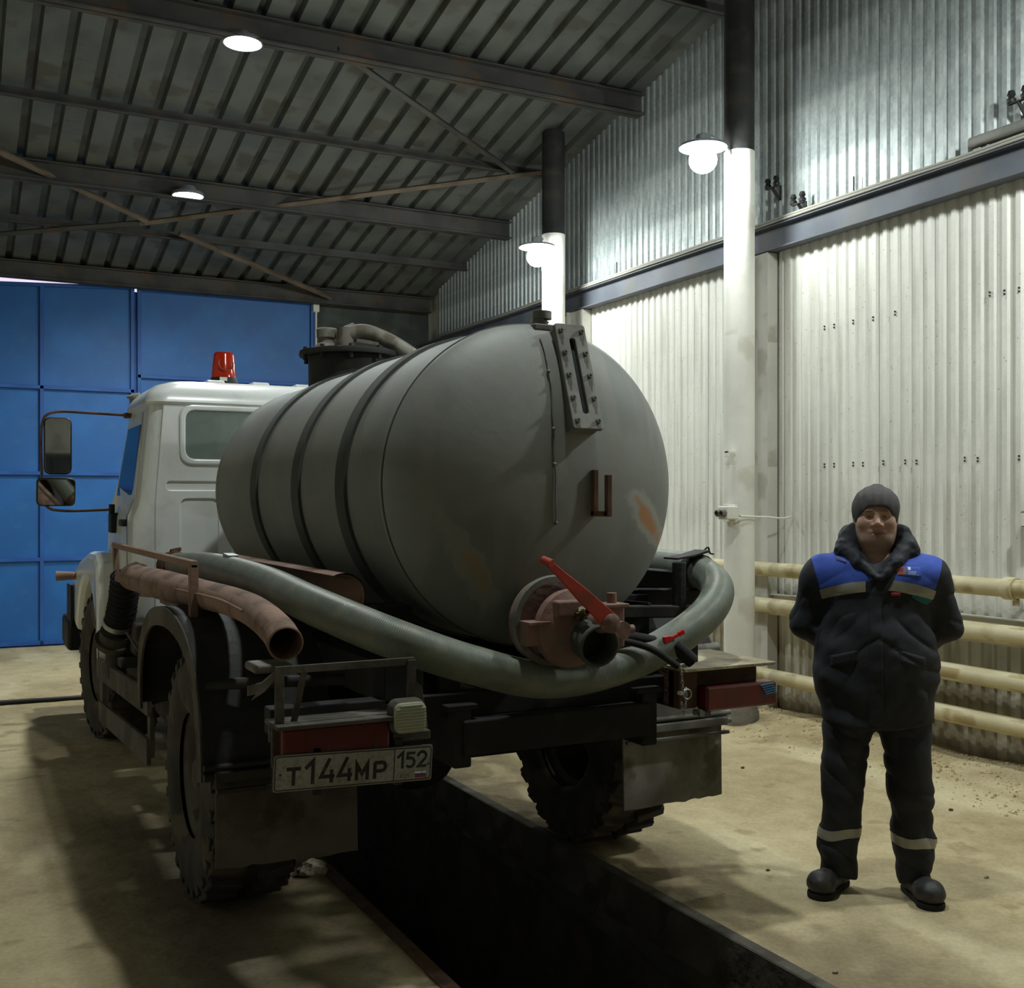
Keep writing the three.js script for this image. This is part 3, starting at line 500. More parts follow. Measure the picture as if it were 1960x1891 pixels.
// drain valve
{
  const W = 3.40, c = V(1.965, 1.262, W);
  const v = add('drain_valve', [
    lathe([[0, 0], [0.158, 0], [0.16, 0.012], [0.155, 0.03], [0.12, 0.034], [0, 0.034]], 48).rotateX(PI / 2).translate(1.945, 1.275, -3.50),
    rod(V(1.945, 1.275, 3.48), V(1.95, 1.275, 3.60), 0.11, 32),
    lathe([[0, 0], [0.140, 0], [0.142, 0.01], [0.138, 0.034], [0.10, 0.05], [0.088, 0.06], [0, 0.062]], 48).rotateX(PI / 2).translate(1.985, 1.255, -3.42)], M.redDirty, truck);
  add('flange_rim', lathe([[0.139, 0], [0.163, 0], [0.165, 0.01], [0.16, 0.022], [0.139, 0.022]], 48).rotateX(PI / 2).translate(1.94, 1.28, -3.46), M.grey, v);
  add('guide_ear', [box(1.80, 1.93, 1.20, 1.285, 3.39, 3.45, 0.008), box(1.80, 1.95, 1.275, 1.288, 3.37, 3.45, 0.003), box(1.90, 2.03, 1.30, 1.36, 3.35, 3.40, 0.01)], M.redDirty, v);
  add('hinge_block', [box(2.10, 2.205, 1.175, 1.335, 3.38, 3.46, 0.01), box(2.085, 2.21, 1.325, 1.338, 3.36, 3.46, 0.003), rod(V(2.165, 1.325, 3.41), V(2.165, 1.375, 3.41), 0.018), rod(V(2.165, 1.245, 3.40), V(2.165, 1.245, 3.33), 0.033, 20), rod(V(2.19, 1.245, 3.36), V(2.225, 1.245, 3.36), 0.016), rod(V(2.16, 1.178, 3.40), V(2.16, 1.15, 3.40), 0.014)], M.redDirty, v);
  add('outlet_pipe', [hollow(V(2.035, 1.222, 3.37), V(2.027, 1.203, 3.275), 0.073, 0.065, 36), hollow(V(2.028, 1.2055, 3.287), V(2.0265, 1.202, 3.268), 0.077, 0.067, 36)], M.hoop, v);
  add('outlet_bore', rod(V(2.036, 1.225, 3.39), V(2.033, 1.218, 3.345), 0.066, 24), M.black, v);
  add('petcock', [rod(V(1.99, 1.30, 3.35), V(1.99, 1.325, 3.32), 0.02, 8), hollow(V(1.985, 1.315, 3.325), V(1.985, 1.325, 3.285), 0.014, 0.008, 12), rod(V(1.96, 1.315, 3.32), V(1.985, 1.318, 3.32), 0.005)], M.brass, v);
  const la = V(1.80, 1.508, 3.25), lb = V(2.055, 1.290, 3.29), d = lb.clone().sub(la);
  const lev = [new THREE.Vector3(0, 0, 0)], Lx = d.length(), ang = Math.atan2(d.y, d.x);
  const sh = [[0, 0.012], [0.08, 0.016], [Lx * 0.55, 0.026], [Lx, 0.032], [Lx + 0.02, 0.02], [Lx + 0.02, -0.02], [Lx, -0.032], [Lx * 0.55, -0.026], [0.08, -0.016], [0, -0.012], [-0.012, 0]];
  add('lever', [plate(sh, 0.012, 0.003).rotateZ(ang).translate(la.x, la.y, la.z), rod(V(1.795, 1.512, 3.262), V(1.81, 1.50, 3.225), 0.014)], M.lever, v);
  add('pivot', [lathe([[0, 0.075], [0.02, 0.075], [0.034, 0.066], [0.036, 0.02], [0.042, 0.0], [0, 0]], 24).rotateX(PI / 2).translate(2.055, 1.285, -3.30), rod(V(2.055, 1.285, 3.40), V(2.055, 1.285, 3.29), 0.03, 20)], M.redDirty, v);
}

// ---- cab
{
  // horizontal slices: [h, half width, rear w, front w, corner radius]
  const loft = (sl, n = 12, capT = true, capB = true) => {
    const ring = ([h, hw, a, b, r]) => { const o = []; for (const [cx, cw, t0] of [[hw - r, a + r, 0], [hw - r, b - r, 1], [-hw + r, b - r, 2], [-hw + r, a + r, 3]]) for (let k = 0; k <= n; k++) { const t = (-1 + t0) * PI / 2 + k / n * PI / 2; o.push(V(TC + cx + r * Math.cos(t), h, cw + r * Math.sin(t))); } return o; };
    const R = sl.map(ring), pos = [], q = (a, b, c) => pos.push(a.x, a.y, a.z, b.x, b.y, b.z, c.x, c.y, c.z), N = R[0].length;
    for (let j = 0; j < R.length - 1; j++) for (let i = 0; i < N; i++) { const i2 = (i + 1) % N; q(R[j][i], R[j][i2], R[j + 1][i2]); q(R[j][i], R[j + 1][i2], R[j + 1][i]); }
    const cap = (r, top) => { const c = r.reduce((s, v) => s.add(v), new THREE.Vector3()).divideScalar(N); for (let i = 0; i < N; i++) { const i2 = (i + 1) % N; top ? q(r[i], r[i2], c) : q(r[i2], r[i], c); } };
    if (capT) cap(R.at(-1), true); if (capB) cap(R[0], false);
    const g = new THREE.BufferGeometry(); g.setAttribute('position', new THREE.Float32BufferAttribute(pos, 3));
    return toCreasedNormals(mergeVertices(g, 1e-5), 0.6);
  };
  const cab = add('cab', loft([[0.93, 0.95, 7.23, 8.5, 0.1], [1.0, 0.985, 7.20, 8.52, 0.1], [1.40, 0.995, 7.20, 8.53, 0.1], [1.62, 0.985, 7.20, 8.53, 0.1], [1.69, 0.955, 7.20, 8.50, 0.1], [1.75, 0.945, 7.20, 8.46, 0.1], [2.36, 0.885, 7.20, 8.12, 0.1]]), M.white, truck);
  add('cab_roof', [loft([[2.335, 0.905, 7.175, 8.16, 0.11], [2.35, 0.915, 7.16, 8.17, 0.12], [2.372, 0.912, 7.165, 8.16, 0.12], [2.42, 0.885, 7.19, 8.12, 0.13], [2.47, 0.83, 7.24, 8.05, 0.14], [2.50, 0.74, 7.33, 7.95, 0.14], [2.515, 0.6, 7.45, 7.85, 0.12]]), ...[-0.45, -0.15, 0.15, 0.45].map(d => box(TC + d - 0.06, TC + d + 0.06, 2.49, 2.522, 7.36, 7.95, 0.012))], M.white, cab);
  // pressed rear panel: window, bead and recesses are openings in an outer skin
  const wr = [1.345, 2 * TC - 1.345, 1.985, 2.305];
  const holes = [rrect(...wr, 0.07, true), rrect(1.235, 2 * TC - 1.235, 1.79, 1.845, 0.022, true), rrect(1.32, 1.56, 1.06, 1.735, 0.05, true), rrect(1.65, 2 * TC - 1.65, 1.06, 1.72, 0.05, true), rrect(2 * TC - 1.56, 2 * TC - 1.32, 1.06, 1.735, 0.05, true)];
  add('rear_panel', facePlate([[1.165, 1.0], [2 * TC - 1.165, 1.0], [2 * TC - 1.165, 1.7], [2 * TC - 1.215, 2.345], [1.215, 2.345], [1.165, 1.7]], 7.205, 0.02, 0.006, holes), M.white, cab);
  const seal = rrect(wr[0] - 0.032, wr[1] + 0.032, wr[2] - 0.032, wr[3] + 0.032, 0.09); 
  add('window_seal', facePlate(seal, 7.20, 0.034, 0.010, [rrect(wr[0] + 0.004, wr[1] - 0.004, wr[2] + 0.004, wr[3] - 0.004, 0.066, true)]), M.white, cab);
  add('rear_window', facePlate(rrect(...wr, 0.07), 7.182, 0.005, 0.001), M.glass, cab);
  const cp = []; const cg = new THREE.PlaneGeometry(wr[1] - wr[0], wr[3] - wr[2], 90, 1); for (let i = 0; i < cg.attributes.position.count; i++) { const x = cg.attributes.position.getX(i); cg.attributes.position.setZ(i, 0.0055 * Math.sin(x * 62 + 2 * Math.sin(x * 17)) + 0.002 * Math.sin(x * 23)); }
  cg.computeVertexNormals(); add('curtain', cg.translate(TC, (wr[2] + wr[3]) / 2, -7.193), M.curtain, cab);
  // doors with windows, handles and shut lines
  for (const s of [-1, 1]) {
    const X = (h) => TC + s * (h <= 1.62 ? 0.988 : h <= 1.75 ? lerp(0.988, 0.945, (h - 1.62) / 0.13) : lerp(0.945, 0.885, (h - 1.75) / 0.61));
    const skin = (pts, d, m, nm, par = cab) => { // polygon (w, h) laid on the cab side, swelling outward by d
      const n = pts.length, f = [], pos = []; const P = (w, h, e) => V(X(h) + s * e, h, w);
      for (let i = 0; i < n; i++) { const a = pts[i], b = pts[(i + 1) % n]; const A = P(...a, d), B = P(...b, d), A0 = P(...a, -0.02), B0 = P(...b, -0.02); pos.push(A, B, B0, A, B0, A0); }
      const tri = THREE.ShapeUtils.triangulateShape(pts.map(p => new THREE.Vector2(...p)), []); for (const t of tri) pos.push(...t.map(k => P(...pts[k], d)));
      const g = new THREE.BufferGeometry().setFromPoints(pos); g.deleteAttribute('normal'); g.computeVertexNormals(); return add(nm, g, m, par);
    };
    const grid = (poly, k = 5) => { const o = []; for (let i = 0; i < poly.length; i++) { const a = poly[i], b = poly[(i + 1) % poly.length]; for (let j = 0; j < k; j++) o.push([lerp(a[0], b[0], j / k), lerp(a[1], b[1], j / k)]); } return o; };
    const dr = skin(grid([[7.44, 1.0], [8.36, 1.0], [8.40, 1.62], [8.36, 1.75], [8.06, 2.30], [7.42, 2.30], [7.40, 1.75], [7.44, 1.62]]), 0.008, M.white, 'door');
    skin([[7.50, 1.76], [8.26, 1.76], [8.02, 2.22], [7.48, 2.22]], 0.013, M.darkGlass, 'door_window', cab);
    skin([[7.472, 1.0], [7.476, 1.62], [7.434, 1.75], [7.452, 2.30], [7.44, 2.30], [7.422, 1.75], [7.462, 1.62], [7.46, 1.0]], 0.0095, M.black, 'shut_line', cab);
    add('door_handle', box(TC + s * 1.005 - 0.022, TC + s * 1.005 + 0.022, 1.555, 1.60, 7.50, 7.64, 0.008), M.black, cab);
  }
  { const a = V(0, 1.79, 8.452), b = V(0, 2.31, 8.158), yy = b.clone().sub(a), L = yy.length(); yy.normalize(); add('windscreen', plate([[-0.80, 0], [0.80, 0], [0.75, L], [-0.75, L]], 0.02, 0.004).applyMatrix4(mat4(new THREE.Vector3(1, 0, 0), yy, new THREE.Vector3(1, 0, 0).cross(yy), V(TC, 1.79, 8.462))), M.darkGlass, cab); }
  // beacon
  const b = add('beacon', lathe([[0, 0], [0.098, 0], [0.1, 0.012], [0.09, 0.035], [0.086, 0.05], [0, 0.05]], 32).translate(1.685, 2.515, -7.6), M.black, truck);
  add('beacon_lens', lathe([[0.078, 0.0], [0.083, 0.005], [0.080, 0.05], [0.0775, 0.055], [0.077, 0.1], [0.074, 0.105], [0.070, 0.16], [0.060, 0.178], [0, 0.184]], 32).translate(1.685, 2.56, -7.6), M.redLens, b);
  add('beacon_reflector', [rod(V(1.685, 2.565, 7.6), V(1.685, 2.66, 7.6), 0.022, 12), lathe([[0.01, 0], [0.05, 0.06], [0.052, 0.07], [0.012, 0.012]], 20).rotateX(1.2).translate(1.685, 2.63, -7.59)], M.zinc, b);
  add('beacon_sticker', box(1.635, 1.685, 2.535, 2.56, 7.495, 7.505, 0.001).rotateY(0), M.column, b);
  // small marker lamp on the roof edge
  add('roof_lamp', [rod(V(1.20, 2.40, 8.15), V(1.17, 2.47, 8.12), 0.04, 16), rod(V(1.17, 2.46, 8.12), V(1.165, 2.475, 8.118), 0.047, 16), bar(V(1.22, 2.36, 8.12), V(1.20, 2.42, 8.14), 0.03)], M.grey, truck);
  // mirrors on the left
  const W = 8.15;
  add('mirror_arm', [tube([V(1.14, 2.32, 8.05), V(0.9, 2.335, W), V(0.66, 2.335, W), V(0.60, 2.31, W), V(0.575, 2.24, W + 0.03), V(0.575, 1.9, W + 0.03), V(0.58, 1.74, W + 0.03), V(0.62, 1.672, W + 0.02), V(0.70, 1.655, W), V(1.02, 1.662, 8.1)], 0.0095, 80, 8), rod(V(1.10, 2.32, 8.07), V(1.17, 2.32, 8.03), 0.02)], M.rustDark, truck);
  add('mirror_bracket', [box(1.0, 1.06, 1.50, 1.64, 8.02, 8.14, 0.012), rod(V(1.02, 1.63, 8.1), V(1.02, 1.70, 8.1), 0.02)], M.black, truck);
  const mir = (u0, u1, h0, h1, r, yaw, tilt) => {
    const c = V((u0 + u1) / 2, (h0 + h1) / 2, W), T = g => g.rotateX(tilt).rotateY(yaw).translate(c.x, c.y, c.z), a = (u1 - u0) / 2, b2 = (h1 - h0) / 2;
    const m = add('mirror', T(plate(rrect(-a, a, -b2, b2, r), 0.05, 0.012).translate(0, 0, -0.05)), M.black, truck);
    add('mirror_glass', T(plate(rrect(-a + 0.009, a - 0.009, -b2 + 0.009, b2 - 0.009, r * 0.8), 0.003, 0.001)), M.mirror, m);
  };
  mir(0.585, 0.765, 1.905, 2.30, 0.05, -0.05, -0.015); mir(0.54, 0.79, 1.685, 1.88, 0.04, 0.05, 0.10);
}
// hood and front wings
{
  add('hood', [new RoundedBoxGeometry(1.15, 0.75, 1.5, 4, 0.14).translate(TC, 1.28, -9.05)], M.white, truck);
  for (const s of [-1, 1]) {
    const a = TC + s * 1.14, b = TC + s * 0.55, pts = [[7.78, 0.60], [7.80, 1.05], [7.86, 1.30], [8.0, 1.365], [8.4, 1.36], [9.0, 1.27], [9.38, 1.17], [9.58, 1.02], [9.62, 0.80], [9.30, 0.74]];
    for (let k = 0; k <= 14; k++) { const t = 0.33 + k / 14 * (PI - 0.50); pts.push([WF + 0.70 * Math.cos(t), 0.50 + 0.66 * Math.sin(t)]); }
    add('front_wing', sidePlate(pts, Math.min(a, b), Math.max(a, b), 0.045), M.white, truck);
    add('headlamp', [rod(V(TC + s * 0.9, 0.98, 9.6), V(TC + s * 0.9, 0.98, 9.66), 0.1, 24)], M.lampGlass, truck);
    add('side_marker', [rod(V(a + s * 0.0, 1.14, 9.2), V(a + s * 0.14, 1.14, 9.22), 0.03, 16, 0.038)], M.rust, truck);
    add('wing_dark_patch', [box(Math.min(a + s * 0.012, a + s * 0.03), Math.max(a + s * 0.012, a + s * 0.03), 0.72, 1.06, 9.28, 9.58, 0.006)], M.black, truck);  // black plate paints in the dark cavity at the front of the wing
  }
  add('front_bumper', [box(TC - 1.19, TC + 1.19, 0.56, 0.80, 9.62, 9.78, 0.03), box(TC - 1.19, TC - 0.95, 0.54, 0.78, 9.3, 9.7, 0.03)], M.black, truck);
  add('running_board', [box(0.93, 1.25, 0.70, 0.76, 7.0, 8.0, 0.01), box(1.0, 1.6, 0.78, 0.98, 6.9, 7.5, 0.02), box(0.95, 1.35, 0.62, 0.72, 6.2, 6.9, 0.01), box(1.1, 1.4, 0.45, 0.72, 6.0, 6.85, 0.03), bar(V(0.93, 0.95, 6.75), V(0.95, 0.86, 6.25), 0.012), bar(V(0.95, 0.93, 6.55), V(0.97, 0.86, 6.3), 0.012), rod(V(1.05, 0.72, 6.9), V(1.05, 0.90, 6.9), 0.03)], M.dirt, truck);
  add('side_guard', [bar(V(0.90, 0.60, 7.85), V(0.90, 0.70, 5.72), 0.022, 0.13), bar(V(0.90, 0.33, 7.75), V(0.90, 0.45, 5.75), 0.022, 0.13), box(0.90, 0.925, 0.36, 0.66, 7.62, 7.76, 0.003), box(0.905, 0.93, 0.42, 0.68, 5.75, 5.83, 0.003), bar(V(0.93, 0.62, 7.4), V(1.5, 0.8, 7.4), 0.04), bar(V(0.93, 0.66, 6.0), V(1.5, 0.8, 6.0), 0.04)], M.dirt, truck);
}
// suction bellows beside the cab
{
  const pts = [V(0.945, 1.27, 6.88), V(0.945, 1.18, 6.93), V(0.94, 1.02, 7.06), V(0.93, 0.90, 7.16)], c = new THREE.CatmullRomCurve3(pts), g = new THREE.TubeGeometry(c, 120, 1, 24), p = g.attributes.position, q = new THREE.Vector3();
  for (let i = 0; i < p.count; i++) { const t = Math.floor(i / 25) / 120, ctr = c.getPointAt(t); q.fromBufferAttribute(p, i).sub(ctr).multiplyScalar(0.082 + 0.008 * Math.sin(t * PI * 2 * 13) + 0.006 * (fbm(t * 9, (i % 25) * 0.3, 2) - 0.5)).add(ctr); p.setXYZ(i, q.x, q.y, q.z); }
  g.computeVertexNormals();
  const b = add('bellows_hose', g, M.rubber, truck);
  add('flange', [rod(V(0.93, 0.84, 7.20), V(0.93, 0.87, 7.18), 0.125, 28), rod(V(0.93, 0.86, 7.18), V(0.932, 0.92, 7.14), 0.1, 28), rod(V(0.93, 0.62, 7.2), V(0.93, 0.85, 7.2), 0.06, 20)], M.dirt, b);
  add('clamp', hollow(V(0.935, 0.955, 7.115), V(0.937, 0.985, 7.095), 0.096, 0.088), M.zinc, b);
}
// rack over the left rear wheel
add('pipe_rack', [bar(V(0.90, 1.452, 7.03), V(0.90, 1.452, 4.60), 0.032), bar(V(0.905, 1.16, 6.95), V(0.90, 1.455, 6.98), 0.034, 0.04), bar(V(0.90, 1.20, 4.62), V(0.90, 1.455, 4.62), 0.036, 0.04), bar(V(0.92, 1.17, 6.97), V(1.45, 1.10, 6.97), 0.03), bar(V(0.90, 1.21, 4.62), V(1.45, 1.16, 4.62), 0.03)], M.rust, truck);
// half-round chute under the tank
{
  const g = new THREE.CylinderGeometry(0.088, 0.088, 1.75, 24, 1, true, PI * 0.5, PI).rotateX(PI / 2), g2 = new THREE.CylinderGeometry(0.083, 0.083, 1.75, 24, 1, true, PI * 0.5, PI).rotateX(PI / 2);
  const T = x => x.rotateZ(-PI * 0.35).translate(1.33, 1.352, -4.85);
  add('half_pipe_tray', [T(g), T(g2)], M.rust, truck);
}
// rear mudguards and flaps
for (const s of [-1, 1]) {
  const A = new THREE.CatmullRomCurve3([[5.60, 0.74], [5.60, 0.95], [5.50, 1.09], [5.30, 1.20], [5.02, 1.25], [4.70, 1.25], [4.42, 1.19], [4.22, 1.06], [4.12, 0.88], [4.09, 0.68]].map(([a, b]) => new THREE.Vector3(a, b, 0))).getSpacedPoints(26).map(p => [p.x, p.y]);
  const N = A.map(([w, h]) => { const d = Math.hypot(w - 4.85, h - 0.5); return [w - (w - 4.85) / d * 0.018, h - (h - 0.5) / d * 0.018]; });
  const I2 = A.map(([w, h]) => { const d = Math.hypot(w - 4.85, h - 0.5); return [w - (w - 4.85) / d * 0.085, h - (h - 0.5) / d * 0.085]; });
  const uo = TC + s * 1.20, ui = TC + s * 0.70, lo = Math.min(uo, ui), hi = Math.max(uo, ui);
  const m = add('rear_mudguard', [sidePlate([...A, ...N.reverse()], lo, hi, 0.003)], M.darkSteel, truck);
  add('mudguard_lip', [sidePlate([...A, ...I2.reverse()], s < 0 ? uo - 0.006 : uo - 0.008, s < 0 ? uo + 0.008 : uo + 0.006, 0.003)], M.dirt, m);
  add('mudguard_bracket', [rod(V(uo - s * 0.02, 1.03, 4.14), V(TC + s * 0.45, 1.03, 3.98), 0.022), rod(V(uo - s * 0.0, 0.70, 4.07), V(TC + s * 0.45, 0.70, 4.07), 0.016), rod(V(uo - s * 0.0, 0.735, 4.07), V(TC + s * 0.45, 0.735, 4.07), 0.012)], s < 0 ? M.darkSteel : M.grey, m);
  // hanging flap, a little warped and ragged at the foot
  const f = new THREE.BoxGeometry(0.54, 0.34, 0.010, 20, 14, 1), p = f.attributes.position, uc = TC + s * 0.885;
  for (let i = 0; i < p.count; i++) { const x = p.getX(i), y = p.getY(i); p.setZ(i, p.getZ(i) + 0.03 * Math.sin(x * 5 + 1 + s) * (0.17 - y) + 0.02 * (0.17 - y)); if (y < -0.16) p.setY(i, y - 0.018 * fbm(x * 22 + s * 7, 1, 3)); }
  f.computeVertexNormals();
  const fl = add('mud_flap', f.translate(uc, 0.535, -4.13 + 0.05), s < 0 ? M.dirt : M.whiteDirty, truck);
  add('flap_strap', [box(uc - 0.28, uc + 0.28, 0.685, 0.72, 4.035, 4.06, 0.004), box(uc - 0.275, uc + 0.285, 0.645, 0.66, 4.03, 4.05, 0.003)], s < 0 ? M.darkSteel : M.grey, fl);
  if (s > 0) add('guard_stay', [box(2.62, 3.1, 0.72, 0.86, 4.07, 4.09, 0.006), box(2.55, 2.75, 0.72, 0.95, 4.0, 4.07, 0.01)], M.grey, truck);
}
// left rear light cluster, guard frame, work lamp and plate
{
  const W = 3.32;
  add('light_guard', [bar(V(0.905, 1.02, W), V(0.905, 1.195, W), 0.028, 0.012), bar(V(0.892, 1.19, W), V(1.35, 1.19, W + 0.005), 0.024, 0.012), bar(V(1.34, 1.02, W), V(1.34, 1.195, W), 0.028, 0.012), bar(V(0.955, 1.02, W + 0.02), V(0.99, 1.185, W + 0.02), 0.02, 0.008), box(0.885, 1.36, 1.012, 1.026, W - 0.05, W + 0.10, 0.003), box(0.885, 0.93, 0.89, 1.015, W + 0.01, W + 0.03, 0.004), box(0.885, 1.36, 0.96, 1.02, W + 0.04, W + 0.06, 0.004), bar(V(0.95, 1.0, W + 0.05), V(1.3, 0.97, 3.55), 0.05)], M.dirt, truck);
  const t = add('tail_light', facePlate(rrect(0.905, 1.255, 0.902, 1.012, 0.012), W + 0.03, 0.06, 0.008), M.tailRed, truck);
  add('lens_rim', facePlate(rrect(0.900, 1.26, 0.897, 1.018, 0.014), W + 0.045, 0.03, 0.004), M.dirt, t);
  for (const u of [1.10, 1.205]) add('screw', bolt(V(u, 0.93 + (u - 1.1) * 0.05, W - 0.029), new THREE.Vector3(0, 0, 1), 0.006, 0.004), M.dirt, t);
  const lp = add('work_lamp', [new RoundedBoxGeometry(0.122, 0.112, 0.07, 5, 0.032).translate(1.312, 1.02, -(W - 0.02))], M.dirt, truck);
  add('ribbed_lens', [plate(rrect(-0.054, 0.054, -0.049, 0.049, 0.028), 0.024, 0.009).translate(1.31, 1.02, -(W - 0.05)), ...[-4, -3, -2, -1, 0, 1, 2, 3, 4].map(k => rod(V(1.31 - (Math.abs(k) > 3 ? 0.036 : 0.05), 1.02 + k * 0.0098, W - 0.073), V(1.31 + (Math.abs(k) > 3 ? 0.036 : 0.05), 1.02 + k * 0.0098, W - 0.073), 0.0036, 6))], M.lampGlass, lp);
  add('lamp_bracket', [facePlate([[1.34, 0.94], [1.42, 0.925], [1.415, 1.0], [1.395, 1.10], [1.365, 1.125], [1.345, 1.11]], W + 0.06, 0.015, 0.004), box(1.27, 1.40, 0.935, 0.965, W - 0.02, W + 0.06, 0.004)], M.dirt, truck);
  // number plate: printed, embossed rim, dirty
  const c = document.createElement('canvas'); c.width = 1040; c.height = 224; const x = c.getContext('2d');
  x.fillStyle = '#98978c'; x.fillRect(0, 0, 1040, 224); x.strokeStyle = '#1a1a1a'; x.lineWidth = 7; x.beginPath(); x.roundRect(9, 9, 1022, 206, 18); x.stroke(); x.beginPath(); x.moveTo(780, 9); x.lineTo(780, 215); x.stroke();
  x.strokeStyle = '#161616'; x.lineCap = 'butt'; x.lineJoin = 'miter'; x.lineWidth = 23;
  const st = (pts) => { x.beginPath(); pts.forEach((p, i) => i ? x.lineTo(p[0], p[1]) : x.moveTo(p[0], p[1])); x.stroke(); };
  st([[80, 88], [170, 88]]); st([[125, 82], [125, 190]]);                                   // T
  st([[198, 92], [246, 46], [246, 190]]);                                                    // 1
  for (const o of [290, 405]) { st([[o + 62, 38], [o + 8, 150], [o + 96, 150]]); st([[o + 76, 108], [o + 76, 190]]); }   // 44
  st([[530, 190], [530, 92], [565, 150], [600, 92], [600, 190]]);                              // M
  st([[650, 190], [650, 88]]); x.beginPath(); x.moveTo(645, 88); x.lineTo(694, 88); x.arc(694, 114, 27, -PI / 2, PI / 2); x.lineTo(645, 141); x.stroke();   // P
  x.lineWidth = 18; st([[800, 68], [836, 36], [836, 138]]); st([[922, 42], [872, 42], [866, 82]]); x.beginPath(); x.arc(888, 102, 29, -PI * 0.75, PI * 0.8); x.stroke();
  x.beginPath(); x.arc(970, 66, 28, PI, PI * 2.1); x.stroke(); st([[996, 76], [946, 130], [1004, 130]]);   // 152
  x.fillStyle = '#1c1c1c'; x.font = '40px sans-serif'; x.textAlign = 'center'; x.fillText('RUS', 856, 202);
  x.fillStyle = '#e8e8e8'; x.fillRect(925, 164, 76, 13); x.fillStyle = '#2350a8'; x.fillRect(925, 177, 76, 13); x.fillStyle = '#b8222a'; x.fillRect(925, 190, 76, 14);
  x.fillStyle = '#333'; for (const [a, b] of [[42, 120], [1016, 120]]) { x.beginPath(); x.arc(a, b, 9, 0, 7); x.fill(); }
  for (let i = 0; i < 900; i++) { x.fillStyle = `rgba(96,88,70,${0.05 + 0.14 * rnd()})`; x.beginPath(); x.arc(rnd() * 1040, 224 * Math.pow(rnd(), 0.7), 2 + 13 * rnd(), 0, 7); x.fill(); }
  const tex = new THREE.CanvasTexture(c); tex.colorSpace = THREE.SRGBColorSpace;
  const pm = std({ map: tex, roughness: 0.55 }); KEEP.add(pm);
  const roll = -0.035, pc = V(1.137, 0.872, 3.285), T = g => g.rotateX(0.04).rotateZ(roll).translate(pc.x, pc.y, pc.z);
  const pl = add('number_plate', T(plate(rrect(-0.262, 0.262, -0.058, 0.058, 0.01), 0.006, 0.002).translate(0, 0, -0.007)), M.dirt, truck);
  const face = new THREE.ShapeGeometry(rrect(-0.26, 0.26, -0.056, 0.056, 0.01), 8), fp = face.attributes.position, fu = face.attributes.uv;
  for (let i = 0; i < fp.count; i++) fu.setXY(i, fp.getX(i) / 0.52 + 0.5, fp.getY(i) / 0.112 + 0.5);
  add('plate_face', T(face), pm, pl);
  add('plate_stay', [box(1.0, 1.03, 0.80, 0.95, 3.29, 3.31), box(1.27, 1.3, 0.80, 0.95, 3.29, 3.31), box(0.9, 1.36, 0.86, 0.90, 3.29, 3.36)], M.darkSteel, truck);
}
// right rear light under its shelf plate
{
  const sh = add('rear_shelf', [box(2.53, 2.94, 0.90, 1.05, 3.53, 3.57, 0.004), box(2.53, 2.62, 0.90, 1.05, 3.5, 3.9, 0.006)], M.rustDark, truck);
  add('shelf_plate', facePlate([[2.53, 1.05], [2.97, 1.05], [2.985, 1.062], [2.53, 1.062]], 3.9, 0.44, 0.002), M.stone, sh);
  const t = add('tail_light', facePlate(rrect(2.635, 2.985, 0.888, 0.985, 0.014), 3.53, 0.07, 0.010), M.tailRed, truck);
  const bl = std({ color: 0x2e78a0, roughness: 0.4 });
  add('blue_reflector', [0, 1, 2, 3, 4].map(k => bar(V(2.90 + k * 0.006, 0.972 - k * 0.009, 3.457), V(2.965 + k * 0.004, 0.978 - k * 0.009, 3.457), 0.005, 0.004)), bl, t);
  add('step_bolt', [rod(V(2.60, 0.885, 3.5), V(2.66, 0.88, 3.47), 0.012), bolt(V(2.61, 0.885, 3.47), new THREE.Vector3(0, 0, 1), 0.014)], M.grey, truck);
}
